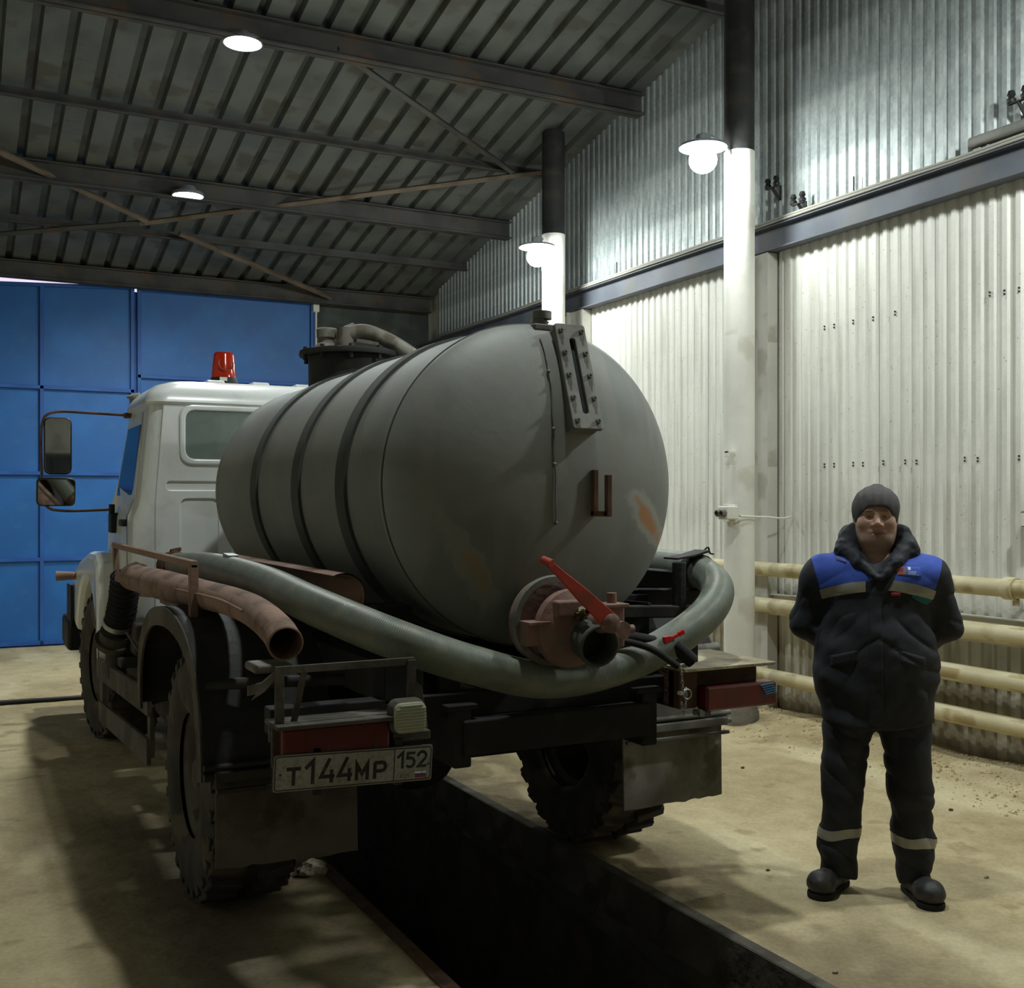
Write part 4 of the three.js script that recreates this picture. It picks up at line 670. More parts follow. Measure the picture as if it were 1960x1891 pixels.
// right hose cradle: square bars, post with an open top, valve with a red handle, chain
{
  add('hose_cradle', [bar(V(2.40, 1.268, 3.72), V(2.745, 1.255, 3.72), 0.05), bar(V(2.3, 1.285, 4.2), V(2.55, 1.27, 3.72), 0.05), hollow(V(2.69, 1.275, 3.72), V(2.69, 1.46, 3.72), 0.028, 0.023), rod(V(2.69, 1.26, 3.72), V(2.69, 1.36, 3.72), 0.018),
    bar(V(2.45, 1.41, 4.1), V(3.05, 1.35, 3.9), 0.075, 0.03), bar(V(2.45, 1.31, 3.95), V(2.95, 1.30, 3.82), 0.07, 0.03), bar(V(3.05, 1.30, 3.9), V(3.05, 1.30, 6.3), 0.05), bar(V(2.5, 1.25, 5.9), V(3.08, 1.30, 5.9), 0.05), bar(V(2.74, 1.22, 3.71), V(2.74, 1.255, 3.71), 0.02)], M.darkSteel, truck);
  const p = add('drain_cock', [tube([V(2.18, 1.20, 3.52), V(2.30, 1.195, 3.50), V(2.42, 1.17, 3.47), V(2.50, 1.145, 3.45)], 0.022, 20, 12), hollow(V(2.47, 1.165, 3.45), V(2.54, 1.095, 3.42), 0.028, 0.022), rod(V(2.46, 1.165, 3.46), V(2.455, 1.19, 3.44), 0.012), tube([V(2.2, 1.2, 3.5), V(2.34, 1.16, 3.42), V(2.44, 1.09, 3.38)], 0.013, 16, 8)], M.rubber, truck);
  add('red_handle', [bar(V(2.415, 1.185, 3.44), V(2.45, 1.188, 3.44), 0.024, 0.014), bar(V(2.45, 1.188, 3.44), V(2.495, 1.205, 3.44), 0.014, 0.012), bar(V(2.485, 1.198, 3.44), V(2.51, 1.21, 3.44), 0.026, 0.014)], M.redPlastic, p);
  const ch = []; const cp = new THREE.CatmullRomCurve3([V(2.44, 1.09, 3.36), V(2.445, 1.03, 3.36), V(2.46, 0.99, 3.37), V(2.475, 1.005, 3.38), V(2.49, 0.95, 3.40), V(2.495, 0.90, 3.42), V(2.485, 0.94, 3.42)]);
  for (let i = 0; i < 26; i++) { const q = cp.getPointAt(i / 25), d = cp.getTangentAt(i / 25), t = new THREE.TorusGeometry(0.007, 0.0017, 5, 10).scale(0.7, 1.15, 1); if (i % 2) t.rotateY(PI / 2); ch.push(along(t, q, q.clone().add(d))); }
  add('chain', [...ch, new THREE.TorusGeometry(0.018, 0.003, 6, 18).translate(2.475, 0.985, -3.37), rod(V(2.43, 0.995, 3.36), V(2.45, 0.99, 3.37), 0.008)], M.zinc, truck);
}
// torn pale rag caught behind the guard frame
add('torn_rag', [facePlate([[0.93, 1.03], [0.96, 1.035], [0.945, 1.015], [0.99, 1.04], [1.05, 1.10], [1.045, 1.125], [0.98, 1.075], [0.93, 1.065]], 3.83, 0.006, 0.002), box(0.96, 1.1, 1.10, 1.13, 3.85, 4.0, 0.01)], M.whiteDirty, truck);

// ---- loose hose and pipe carried on the truck
{
  const ht = dataTex(64, 256, (x, y) => { const r = Math.pow(Math.abs(Math.sin(y * PI * 16)), 0.6) * 255; return [r, r, r]; }, false);
  const hc = mottle([120, 127, 114], [104, 111, 99], [132, 126, 108], 0.5, 4, 50);
  const L = 7.6, hm = std({ map: rep(hc, 1.6, 24), roughness: 0.42, bumpMap: rep(ht, 1, L / 0.1), bumpScale: 0.0012 }); KEEP.add(hm);
  const pts = [V(1.15, 1.352, 6.50), V(1.15, 1.385, 5.77), V(1.15, 1.395, 5.2), V(1.15, 1.38, 4.4), V(1.155, 1.338, 3.74), V(1.32, 1.252, 3.42), V(1.62, 1.142, 3.45), V(1.95, 1.06, 3.49), V(2.30, 1.098, 3.50), V(2.56, 1.20, 3.50), V(2.73, 1.29, 3.55), V(2.83, 1.36, 3.65), V(2.865, 1.415, 3.82), V(2.93, 1.425, 4.15), V(3.02, 1.41, 4.8), V(3.05, 1.40, 5.8), V(3.05, 1.39, 6.3)];
  const tg = new THREE.TubeGeometry(new THREE.CatmullRomCurve3(pts, false, 'centripetal'), 320, 0.068, 28), uv = tg.attributes.uv;
  for (let i = 0; i < uv.count; i++) uv.setXY(i, uv.getY(i), uv.getX(i));
  const o = group('suction_hose', 'thick grey-green ribbed hose slung round the back of the truck', 'hose', V(1.9, 1.03, 3.5));
  add('hose_body', tg, hm, o);
  add('end_coupling', [hollow(V(1.15, 1.352, 6.40), V(1.15, 1.345, 6.62), 0.074, 0.06), hollow(V(1.15, 1.357, 6.38), V(1.15, 1.355, 6.42), 0.079, 0.069), hollow(V(1.15, 1.352, 6.50), V(1.15, 1.350, 6.53), 0.079, 0.069), bar(V(1.12, 1.435, 6.40), V(1.18, 1.445, 6.42), 0.02)], M.rustDark, o);
  add('hose_clamp', [hollow(V(2.862, 1.412, 3.80), V(2.875, 1.418, 3.87), 0.073, 0.067), plate([[-0.09, 0], [0.0, 0.012], [0.075, 0.03], [0.085, 0.022], [0, 0.002], [-0.09, -0.008]], 0.1, 0.002).translate(2.80, 1.475, -3.86), tube([V(2.87, 1.495, 3.8), V(2.90, 1.515, 3.8), V(2.91, 1.49, 3.8), V(2.93, 1.485, 3.8)], 0.004, 16, 6)], M.darkSteel, o);
  add('steel_buckle', [bar(V(1.15, 1.46, 5.0), V(1.15, 1.465, 5.1), 0.05, 0.02)], M.zinc, o);
}
{
  const pts = [V(0.965, 1.272, 6.75), V(0.965, 1.285, 6.1), V(0.965, 1.30, 5.4), V(0.965, 1.318, 4.7), V(0.965, 1.328, 4.15), V(0.962, 1.318, 3.80), V(0.952, 1.285, 3.50), V(0.945, 1.262, 3.40)];
  const c = new THREE.CatmullRomCurve3(pts, false, 'centripetal'), n = 90, mk = (dr, flip) => { const g = new THREE.TubeGeometry(c, n, 1, 28), p = g.attributes.position, q = new THREE.Vector3(); for (let i = 0; i < p.count; i++) { const t = Math.floor(i / 29) / n, ct = c.getPointAt(t), r = lerp(0.076, 0.056, step(0.25, 0.8, t)) - dr; q.fromBufferAttribute(p, i).sub(ct).multiplyScalar(r).add(ct); p.setXYZ(i, q.x, q.y, q.z); } g.computeVertexNormals(); return g; };
  const o = group('suction_pipe', 'rusty bent steel pipe with an open end, in the rack over the wheel', 'pipe', V(0.96, 1.2, 5));
  add('pipe_body', [mk(0), mk(0.004), hollow(V(0.9462, 1.2655, 3.415), V(0.9445, 1.2605, 3.392), 0.057, 0.051, 28)], M.rust, o);
  add('seam_lip', [tube(pts.slice(0, 6).map((v, i) => v.clone().add(V(-0.070 + i * 0.0035, 0.012, 0))), 0.006, 60, 6), facePlate([[0.90, 1.31], [0.945, 1.345], [0.99, 1.36], [1.02, 1.35], [0.97, 1.325]], 6.80, 0.25, 0.004), box(0.945, 0.985, 1.205, 1.24, 5.2, 5.7, 0.004)], M.rust, o);
}

// ================================================================ small things on the floor
{
  const stoneG = (r, s, fx = 1, fy = 0.6, fz = 0.8) => { const g = new THREE.IcosahedronGeometry(r, 3), p = g.attributes.position; for (let i = 0; i < p.count; i++) { const x = p.getX(i) / r, y = p.getY(i) / r, z = p.getZ(i) / r, q = 1 + 0.5 * noise3(x * 1.7 + s, y * 1.7, z * 1.7, s) + 0.2 * noise3(x * 4 + s, y * 4, z * 4, s); p.setXYZ(i, x * r * q * fx, y * r * q * fy, z * r * q * fz); } g.computeVertexNormals(); return g; };
  const lay = (u, w, r, s, m, lab, fx, fy) => seat(tag(add('stone', stoneG(r, s, fx, fy).translate(u, r * 0.35, -w), m), lab, 'stone'));
  lay(1.49, 4.9, 0.06, 3, M.stone, 'pale lump of rubble on the floor behind the left rear wheel', 1.2, 0.8);
  const dark = M.rustDark;
  lay(3.02, 4.72, 0.014, 5, dark, 'small dark stone on the floor between the right rear wheel and the man');
  lay(4.95, 4.30, 0.014, 7, dark, 'tiny dark stone on the floor right of the man, nearest the wall');
  lay(3.38, 3.98, 0.010, 8, dark, 'tiny dark pebble on the floor just left of the man');
  lay(4.55, 5.6, 0.012, 9, dark, 'tiny dark pebble on the floor in front of the column');
  lay(4.2, 3.45, 0.012, 10, M.stone, 'tiny pale pebble on the floor right of the man');
  lay(2.86, 3.0, 0.012, 11, M.stone, 'tiny pale pebble on the floor near the edge of the pit');
  lay(1.66 - 0.12, 3.3, 0.02, 12, M.concrete, 'grey crumb of concrete beside the left edge of the pit');
  lay(1.5, 3.05, 0.016, 13, M.concrete, 'smaller grey crumb of concrete beside the left edge of the pit');
  // swept rubble along the wall: nobody could count it
  const base = stoneG(1, 21, 1, 0.7, 0.9), q = mergeVertices(new THREE.IcosahedronGeometry(1, 1)), p = q.attributes.position;
  for (let i = 0; i < p.count; i++) { const x = p.getX(i), y = p.getY(i), z = p.getZ(i), k = 1 + 0.6 * noise3(x * 1.5, y * 1.5, z * 1.5, 4); p.setXYZ(i, x * k, y * k * 0.7, z * k * 0.9); }
  q.computeVertexNormals();
  const N = 5200, im = new THREE.InstancedMesh(q, M.rubble, N), m = new THREE.Matrix4(), e = new THREE.Euler(), qt = new THREE.Quaternion(), cl = new THREE.Color();
  for (let i = 0; i < N; i++) {
    const w = 2.8 + rnd() * 10.5, t = Math.pow(rnd(), 1.5), u = 5.92 - t * 0.75 - 0.12 * fbm(w * 1.5, 1, 3), r = 0.003 + 0.010 * Math.pow(rnd(), 3);
    const h = step(5.2, 5.85, u) * (0.05 + 0.06 * fbm(u * 3, w * 2.4, 4, 0, 6));
    e.set(rnd() * 6, rnd() * 6, rnd() * 6); m.compose(V(u, h + r * 0.2, w), qt.setFromEuler(e), new THREE.Vector3(r, r, r)); im.setMatrixAt(i, m); const k = 0.75 + 0.5 * rnd(); im.setColorAt(i, cl.setRGB(k, k * 0.98, k * 0.94));
  }
  im.name = 'rubble'; im.castShadow = im.receiveShadow = true; im.userData = { kind: 'stuff', label: 'loose sandy rubble swept up along the foot of the right wall', category: 'rubble' }; scene.add(im);
  seat(tag(add('floor_cable', tube([V(-2.2, 0.02, 10.15), V(-0.8, 0.02, 10.22), V(0.4, 0.022, 10.22), V(1.05, 0.02, 10.2), V(1.5, 0.02, 10.25), V(2.4, 0.02, 10.9), V(4.6, 0.02, 11.1)], 0.02, 120, 8), M.black), 'thick black cable lying across the floor in front of the gate', 'cable'));
}

// ================================================================ the man
// surface nets over a signed distance field
function nets(f, b, s) {
  const nx = Math.ceil((b[3] - b[0]) / s) + 1, ny = Math.ceil((b[4] - b[1]) / s) + 1, nz = Math.ceil((b[5] - b[2]) / s) + 1, F = new Float32Array(nx * ny * nz), id = (i, j, k) => (k * ny + j) * nx + i;
  for (let k = 0; k < nz; k++) for (let j = 0; j < ny; j++) for (let i = 0; i < nx; i++) F[id(i, j, k)] = f(b[0] + i * s, b[1] + j * s, b[2] + k * s);
  const map = new Int32Array(nx * ny * nz).fill(-1), pos = [], ix = [];
  for (let k = 0; k < nz - 1; k++) for (let j = 0; j < ny - 1; j++) for (let i = 0; i < nx - 1; i++) {
    let n = 0, x = 0, y = 0, z = 0; const c = (a) => F[id(i + (a & 1), j + ((a >> 1) & 1), k + (a >> 2))];
    for (let a = 0; a < 8; a++) for (const m of [1, 2, 4]) { if (a & m) continue; const q = a | m, va = c(a), vb = c(q); if ((va < 0) === (vb < 0)) continue; const t = va / (va - vb); x += (a & 1) + (m === 1 ? t : 0); y += ((a >> 1) & 1) + (m === 2 ? t : 0); z += (a >> 2) + (m === 4 ? t : 0); n++; }
    if (n) { map[id(i, j, k)] = pos.length / 3; pos.push(b[0] + (i + x / n) * s, b[1] + (j + y / n) * s, b[2] + (k + z / n) * s); }
  }
  const quad = (a, b2, c, d, flip) => flip ? ix.push(a, c, b2, a, d, c) : ix.push(a, b2, c, a, c, d);
  for (let k = 1; k < nz - 1; k++) for (let j = 1; j < ny - 1; j++) for (let i = 1; i < nx - 1; i++) {
    const v = F[id(i, j, k)] < 0;
    if (v !== (F[id(i + 1, j, k)] < 0)) quad(map[id(i, j - 1, k - 1)], map[id(i, j, k - 1)], map[id(i, j, k)], map[id(i, j - 1, k)], !v);
    if (v !== (F[id(i, j + 1, k)] < 0)) quad(map[id(i - 1, j, k - 1)], map[id(i - 1, j, k)], map[id(i, j, k)], map[id(i, j, k - 1)], !v);
    if (v !== (F[id(i, j, k + 1)] < 0)) quad(map[id(i - 1, j - 1, k)], map[id(i, j - 1, k)], map[id(i, j, k)], map[id(i - 1, j, k)], !v);
  }
  const g = new THREE.BufferGeometry(); g.setAttribute('position', new THREE.Float32BufferAttribute(pos, 3)); g.setIndex(ix); g.computeVertexNormals();
  const P = g.attributes.position, Nn = g.attributes.normal, e = s * 0.5;                  // exact normals from the field
  for (let i = 0; i < P.count; i++) { const x = P.getX(i), y = P.getY(i), z = P.getZ(i); let a = f(x + e, y, z) - f(x - e, y, z), b2 = f(x, y + e, z) - f(x, y - e, z), c = f(x, y, z + e) - f(x, y, z - e); const l = Math.hypot(a, b2, c) || 1; Nn.setXYZ(i, a / l, b2 / l, c / l); }
  return g;
}
// cut a mesh in two along g = 0: [inside (g > 0), outside]
function split(geo, g, push = 0) {
  const q = geo.index ? geo.toNonIndexed() : geo, P = q.attributes.position, N = q.attributes.normal, out = [[[], []], [[], []]];
  const emit = (side, vs) => { for (let k = 1; k < vs.length - 1; k++) for (const v of [vs[0], vs[k], vs[k + 1]]) { const d = side ? 0 : push; out[side][0].push(v[0] + v[3] * d, v[1] + v[4] * d, v[2] + v[5] * d); out[side][1].push(v[3], v[4], v[5]); } };
  for (let i = 0; i < P.count; i += 3) {
    const T = [0, 1, 2].map(k => [P.getX(i + k), P.getY(i + k), P.getZ(i + k), N.getX(i + k), N.getY(i + k), N.getZ(i + k)]), G = T.map(v => g(v[0], v[1], v[2]));
    for (const side of [0, 1]) {
      const ok = v => side ? v <= 0 : v > 0, r = [];
      for (let k = 0; k < 3; k++) { const a = T[k], b = T[(k + 1) % 3], ga = G[k], gb = G[(k + 1) % 3]; if (ok(ga)) r.push(a); if (ok(ga) !== ok(gb)) { const t = ga / (ga - gb); r.push(a.map((x, m) => lerp(x, b[m], t))); } }
      if (r.length > 2) emit(side, r);
    }
  }
  return out.map(([p, n]) => { const o = new THREE.BufferGeometry(); o.setAttribute('position', new THREE.Float32BufferAttribute(p, 3)); o.setAttribute('normal', new THREE.Float32BufferAttribute(n, 3)); return o; });
}
const smin = (a, b, k) => { const h = Math.max(k - Math.abs(a - b), 0) / k; return Math.min(a, b) - h * h * k * 0.25; };
const smax = (a, b, k) => -smin(-a, -b, k);
function cap(x, y, z, a, b, ra, rb, sx = 1, sz = 1) {       // tapered capsule, optionally flattened
  const dx = b[0] - a[0], dy = b[1] - a[1], dz = b[2] - a[2], px = x - a[0], py = y - a[1], pz = z - a[2], t = clamp((px * dx + py * dy + pz * dz) / (dx * dx + dy * dy + dz * dz));
  return Math.hypot((px - dx * t) / sx, py - dy * t, (pz - dz * t) / sz) * Math.min(1, sx, sz) - lerp(ra, rb, t) * Math.min(1, sx, sz);
}
const ell = (x, y, z, c, r) => { const X = (x - c[0]) / r[0], Yy = (y - c[1]) / r[1], Z = (z - c[2]) / r[2], k = Math.hypot(X, Yy, Z), k1 = Math.hypot(X / r[0], Yy / r[1], Z / r[2]); return k1 < 1e-6 ? -Math.min(...r) : k * (k - 1) / k1; };
{
  const man = group('person', 'man in dark work suit with blue shoulders and knitted cap, hands behind his back', 'person', V(3.615, 0.0, 3.545));
  man.rotation.y = -42 * PI / 180;
  const addL = (name, geos, m, parent = man, label) => { const g = mergeGeometries([].concat(geos).map(prep)); if (!KEEP.has(m)) metreUV(g); const o = new THREE.Mesh(g, m); o.castShadow = o.receiveShadow = true; o.name = name; if (label) o.userData.label = label; parent.add(o); return o; };
  const cloth = (a, b, s, ro = 0.8) => std({ map: mottle(a, b, b, 0.3, 10, s), roughness: ro, bumpMap: rep(grainTex, 9), bumpScale: 0.0008 });
  const mNavy = cloth([36, 39, 46], [27, 29, 35], 60), mBlue = cloth([64, 96, 196], [52, 80, 176], 61), mRefl = std({ color: 0x9a988c, roughness: 0.45, metalness: 0.25, bumpMap: rep(grainTex, 20), bumpScale: 0.0003 }), mHat = cloth([96, 92, 92], [78, 75, 76], 62, 0.95), mHood = cloth([34, 37, 48], [24, 26, 34], 63, 0.7), mTeal = std({ color: 0x17656a, roughness: 0.8 }), mRed = std({ color: 0xc0202c, roughness: 0.6 });
  const skin = new THREE.MeshPhysicalMaterial({ vertexColors: true, roughness: 0.55, sheen: 0.2 });
  // --- the body: one continuous surface; head and hands meshed finely
  const sk = { sh: [[-0.19, 1.395, -0.015], [0.19, 1.395, -0.015]], el: [[-0.288, 1.17, -0.06], [0.288, 1.17, -0.06]], wr: [[-0.115, 0.995, -0.225], [0.115, 0.995, -0.225]], hip: [[-0.10, 0.86, 0], [0.10, 0.86, 0]], kn: [[-0.135, 0.46, 0.02], [0.135, 0.46, 0.02]], an: [[-0.155, 0.10, -0.03], [0.155, 0.10, -0.03]] };
  const headF = (x, y, z) => {
    const X = Math.abs(x);
    let d = ell(x, y, z, [0, 1.672, -0.012], [0.083, 0.103, 0.100]);                         // skull
    d = smin(d, ell(x, y, z, [0, 1.603, 0.018], [0.069, 0.085, 0.072]), 0.045);               // face
    d = smin(d, ell(x, y, z, [0, 1.545, 0.046], [0.050, 0.034, 0.042]), 0.045);               // chin
    d = smin(d, cap(X, y, z, [0.063, 1.595, -0.015], [0.034, 1.545, 0.040], 0.026, 0.024), 0.03);  // jaw
    d = smin(d, ell(X, y, z, [0.045, 1.616, 0.050], [0.027, 0.024, 0.024]), 0.03);             // cheeks
    d = smin(d, cap(x, y, z, [-0.036, 1.6665, 0.079], [0.036, 1.6665, 0.079], 0.0135, 0.0135), 0.022);  // brow
    d = smax(d, -ell(X, y, z, [0.033, 1.648, 0.100], [0.026, 0.0165, 0.025]), 0.014);           // eye sockets
    d = smin(d, ell(X, y, z, [0.032, 1.647, 0.070], [0.0155, 0.0120, 0.0135]), 0.005); d = smax(d, -ell(X, y, z, [0.032, 1.6462, 0.084], [0.0125, 0.0034, 0.008]), 0.002);          // lids over the eyes
    d = smin(d, cap(x, y, z, [0, 1.655, 0.084], [0, 1.617, 0.107], 0.009, 0.0135), 0.014);      // nose
    d = smin(d, ell(X, y, z, [0.0145, 1.609, 0.092], [0.010, 0.009, 0.012]), 0.010);            // nostril wings
    d = smin(d, ell(x, y, z, [0, 1.580, 0.079], [0.032, 0.0075, 0.014]), 0.010);                // upper lip
    d = smin(d, ell(x, y, z, [0, 1.567, 0.078], [0.027, 0.008, 0.014]), 0.010);                 // lower lip
    d = smax(d, -cap(x, y, z, [-0.028, 1.574, 0.093], [0.028, 1.574, 0.093], 0.0026, 0.0026), 0.004);
    // ears
    let e = ell(X, y, z, [0.088, 1.632, -0.012], [0.010, 0.031, 0.020]); e = smax(e, -ell(X, y, z, [0.099, 1.634, -0.008], [0.008, 0.018, 0.010]), 0.006);
    d = smin(d, e, 0.010);
    d = smin(d, cap(x, y, z, [0, 1.56, -0.012], [0, 1.42, -0.02], 0.067, 0.074), 0.05);          // neck
    return d;
  };
  const limbs = (x, y, z) => {
    let d = 1;
    for (const s of [0, 1]) {
      let a = cap(x, y, z, sk.sh[s], sk.el[s], 0.052, 0.042); a = smin(a, cap(x, y, z, sk.el[s], sk.wr[s], 0.042, 0.029), 0.03);
      let l = cap(x, y, z, sk.hip[s], sk.kn[s], 0.088, 0.060); l = smin(l, cap(x, y, z, sk.kn[s], sk.an[s], 0.058, 0.040), 0.03);
      l = smin(l, cap(x, y, z, sk.an[s], [sk.an[s][0] + (s ? 0.045 : -0.062), 0.05, 0.10], 0.034, 0.024), 0.03);
      d = smin(d, Math.min(a, l), 0.03);
    }
    let t = cap(x, y, z, [0, 0.92, -0.01], [0, 1.12, 0], 0.16, 0.16, 1, 0.72); t = smin(t, cap(x, y, z, [0, 1.15, 0], [0, 1.33, -0.01], 0.16, 0.17, 1.05, 0.62), 0.08);
    t = smin(t, cap(x, y, z, [-0.15, 1.395, -0.015], [0.15, 1.395, -0.015], 0.05, 0.05), 0.06); t = smin(t, cap(x, y, z, [0, 1.40, -0.02], [0, 1.55, -0.02], 0.07, 0.06), 0.04);
    return smin(d, t, 0.05);
  };
  const hands = (x, y, z) => {                                                       // the left hand clasps the right wrist behind the back
    let d = 1;
    for (const s of [-1, 1]) {
      const w = sk.wr[s < 0 ? 0 : 1], c = [s * 0.03, s < 0 ? 0.945 : 0.962, s < 0 ? -0.262 : -0.245];
      let h = cap(x, y, z, w, c, 0.028, 0.036, 1, 0.62);
      for (let k = 0; k < 4; k++) { const L = [0.034, 0.040, 0.037, 0.028][k], b = [c[0] - s * 0.028, c[1] + 0.027 - k * 0.018, c[2] - 0.004], m = [b[0] - s * L, b[1] - 0.012, b[2] + (s < 0 ? -0.010 : 0.002)], t = [m[0] - s * L * 0.5, m[1] - 0.018, m[2] + 0.016]; h = smin(h, Math.min(cap(x, y, z, b, m, 0.0095, 0.0085), cap(x, y, z, m, t, 0.0085, 0.0072)), 0.007); }
      const tb = [w[0] - s * 0.03, w[1] + 0.012, w[2] - 0.008], tm = [tb[0] - s * 0.03, tb[1] + 0.026, tb[2] - 0.012]; h = smin(h, Math.min(cap(x, y, z, tb, tm, 0.014, 0.011), cap(x, y, z, tm, [tm[0] - s * 0.026, tm[1] + 0.004, tm[2]], 0.0105, 0.0085)), 0.010);
      d = Math.min(d, h);
    }
    return d;
  };
  const bodyG = mergeGeometries([nets((x, y, z) => Math.min(smin(limbs(x, y, z), headF(x, y, z) + 0.004, 0.01), hands(x, y, z) + 0.003), [-0.40, -0.02, -0.34, 0.40, 1.80, 0.24], 0.012), nets(headF, [-0.12, 1.43, -0.14, 0.12, 1.80, 0.14], 0.0036), nets(hands, [-0.15, 0.86, -0.31, 0.15, 1.05, -0.19], 0.004)].map(prep));
  { // skin tones: beard shadow, lips, warm cheeks, brows
    const p = bodyG.attributes.position, c = new Float32Array(p.count * 3);
    for (let i = 0; i < p.count; i++) {
      const x = p.getX(i), y = p.getY(i), z = p.getZ(i), X = Math.abs(x); let q = [0.50, 0.315, 0.235]; const n = noise3(x * 60, y * 60, z * 60, 2);
      const beard = step(1.592, 1.572, y) * step(1.50, 1.53, y) * step(-0.05, 0.0, z); q = mixc(q, [0.30, 0.205, 0.165], 0.75 * beard);
      const lip = step(1.25, 0.8, Math.hypot(x / 0.030, (y - 1.573) / 0.0105)) * step(0.07, 0.08, z); q = mixc(q, [0.34, 0.135, 0.115], 0.7 * lip);
      q = mixc(q, [0.50, 0.24, 0.18], 0.5 * step(1.3, 0.3, Math.hypot((X - 0.045) / 0.03, (y - 1.61) / 0.025)) * step(0.02, 0.06, z)); q = mixc(q, [0.50, 0.25, 0.19], 0.5 * step(0.095, 0.11, z));
      const br = step(1.1, 0.6, Math.hypot((X - 0.034) / 0.024, (y - 1.672 + 0.1 * Math.abs(X - 0.03)) / 0.006)) * step(0.05, 0.07, z); q = mixc(q, [0.12, 0.08, 0.06], 0.75 * br);
      c.set([q[0] * (1 + 0.12 * n), q[1] * (1 + 0.12 * n), q[2] * (1 + 0.12 * n)], i * 3);
    }
    bodyG.setAttribute('color', new THREE.BufferAttribute(c, 3));
    const o = new THREE.Mesh(bodyG, skin); o.name = 'body'; o.castShadow = o.receiveShadow = true; man.add(o);
    for (const s of [-1, 1]) addL('eye', new THREE.SphereGeometry(0.0105, 16, 12).translate(s * 0.032, 1.647, 0.0695), std({ color: 0x4a3e36, roughness: 0.25 }));
  }
  // --- jacket
  const wr = (x, y, z, k = 1) => { // folds: broad sags across the body, small creases
    const a = noise3(x * 7 + 3, y * 13 + x * 6, z * 7, 3), b = noise3(x * 16, y * 26 - x * 10, z * 16, 5), r = 1 - 2 * Math.abs(noise3(x * 5 + 20, y * 11 + Math.abs(x) * 7, z * 5, 8)); return k * (0.014 * a + 0.006 * b + 0.008 * Math.pow(Math.max(0, r), 3) * (y < 1.32 ? 1 : 0.3));
  };
  const jacketF = (x, y, z) => {
    let t = cap(x, y, z, [0, 0.74, 0.005], [0, 1.02, 0.01], 0.240, 0.238, 1, 0.72);
    t = smin(t, cap(x, y, z, [0, 1.0, 0.01], [0, 1.30, 0.0], 0.232, 0.218, 1, 0.70), 0.08);
    t = smin(t, cap(x, y, z, [-0.195, 1.39, -0.015], [0.195, 1.39, -0.015], 0.085, 0.085, 1, 1.1), 0.09);
    t = smin(t, cap(x, y, z, [-0.09, 1.45, -0.03], [0.09, 1.45, -0.03], 0.075, 0.075), 0.05);
    for (const s of [-1, 1]) {
      let a = cap(x, y, z, [s * 0.236, 1.385, -0.015], [s * 0.292, 1.17, -0.06], 0.083, 0.070);
      a = smin(a, cap(x, y, z, [s * 0.292, 1.17, -0.06], [s * 0.145, 1.01, -0.20], 0.069, 0.052), 0.04);
      t = smin(t, a, 0.035);
    }
    t += wr(x, y, z);
    t = smax(t, 0.752 + 0.012 * noise3(x * 9, 1, z * 9, 1) - 0.012 * Math.cos(x * 9) - y, 0.012);                      // hem
    // neck opening in a V, open cuffs
    t = smax(t, -(cap(x, y, z, [0, 1.50, 0.02], [0, 1.62, 0.0], 0.076, 0.10)), 0.01);
    t = smax(t, -cap(x, y, z, [0, 1.40, 0.155], [0, 1.52, 0.09], 0.012, 0.055), 0.02);
    return t;
  };
  const jg = nets(jacketF, [-0.42, 0.71, -0.32, 0.42, 1.56, 0.26], 0.0085);
  const yTop = x => 1.374 - 0.85 * x * x + (x > 0 ? 0.006 : 0);
  const seam = y => 0.272 - 0.28 * (1.46 - y);
  const yokeG = (x, y, z) => Math.min(y - yTop(x), seam(y) - Math.abs(x), z > 0 ? Math.abs(x - 0.005) - 0.02 - Math.max(0, y - 1.375) * 0.8 : 1);
  const bandG = (x, y, z) => Math.min(y - (yTop(x) - 0.046), yTop(x) - y, seam(y) + 0.004 - Math.abs(x), z > 0 ? Math.abs(x + 0.012) - 0.038 : 1);
  let [yoke, rest] = split(jg, yokeG, 0.0005); let band; [band, rest] = split(rest, bandG, 0.003);
  const jacket = addL('jacket', rest, mNavy);
  addL('yoke', yoke, mBlue, jacket, 'royal blue shoulder yoke'); addL('reflective_stripe', band, mRefl, jacket);
  // patches laid on the chest by casting rays onto the jacket
  const hit = (x, y) => { let z = 0.34; for (let i = 0; i < 80; i++) { const d = jacketF(x, y, z); if (d < 0.0006) break; z -= Math.max(d * 0.6, 0.0006); } return z; };
  const patch = (fn, nu, nv, lift) => { // fn(s, t) -> [x, y]
    const g = new THREE.PlaneGeometry(1, 1, nu, nv), p = g.attributes.position, uv = g.attributes.uv;
    for (let i = 0; i < p.count; i++) { const [x, y] = fn(uv.getX(i), uv.getY(i)); p.setXYZ(i, x, y, hit(x, y) + lift * (uv.getX(i) < 0.01 || uv.getX(i) > 0.99 || uv.getY(i) < 0.01 || uv.getY(i) > 0.99 ? 0.1 : 1)); }
    g.computeVertexNormals(); return g;
  };
  addL('placket', patch((s, t) => { const y = lerp(0.765, 1.425, t), d = step(1.22, 1.42, y); return [lerp(-0.040, 0.018, s) + 0.045 * d * d + 0.012 * s * d, y]; }, 12, 90, 0.007), mNavy, jacket);
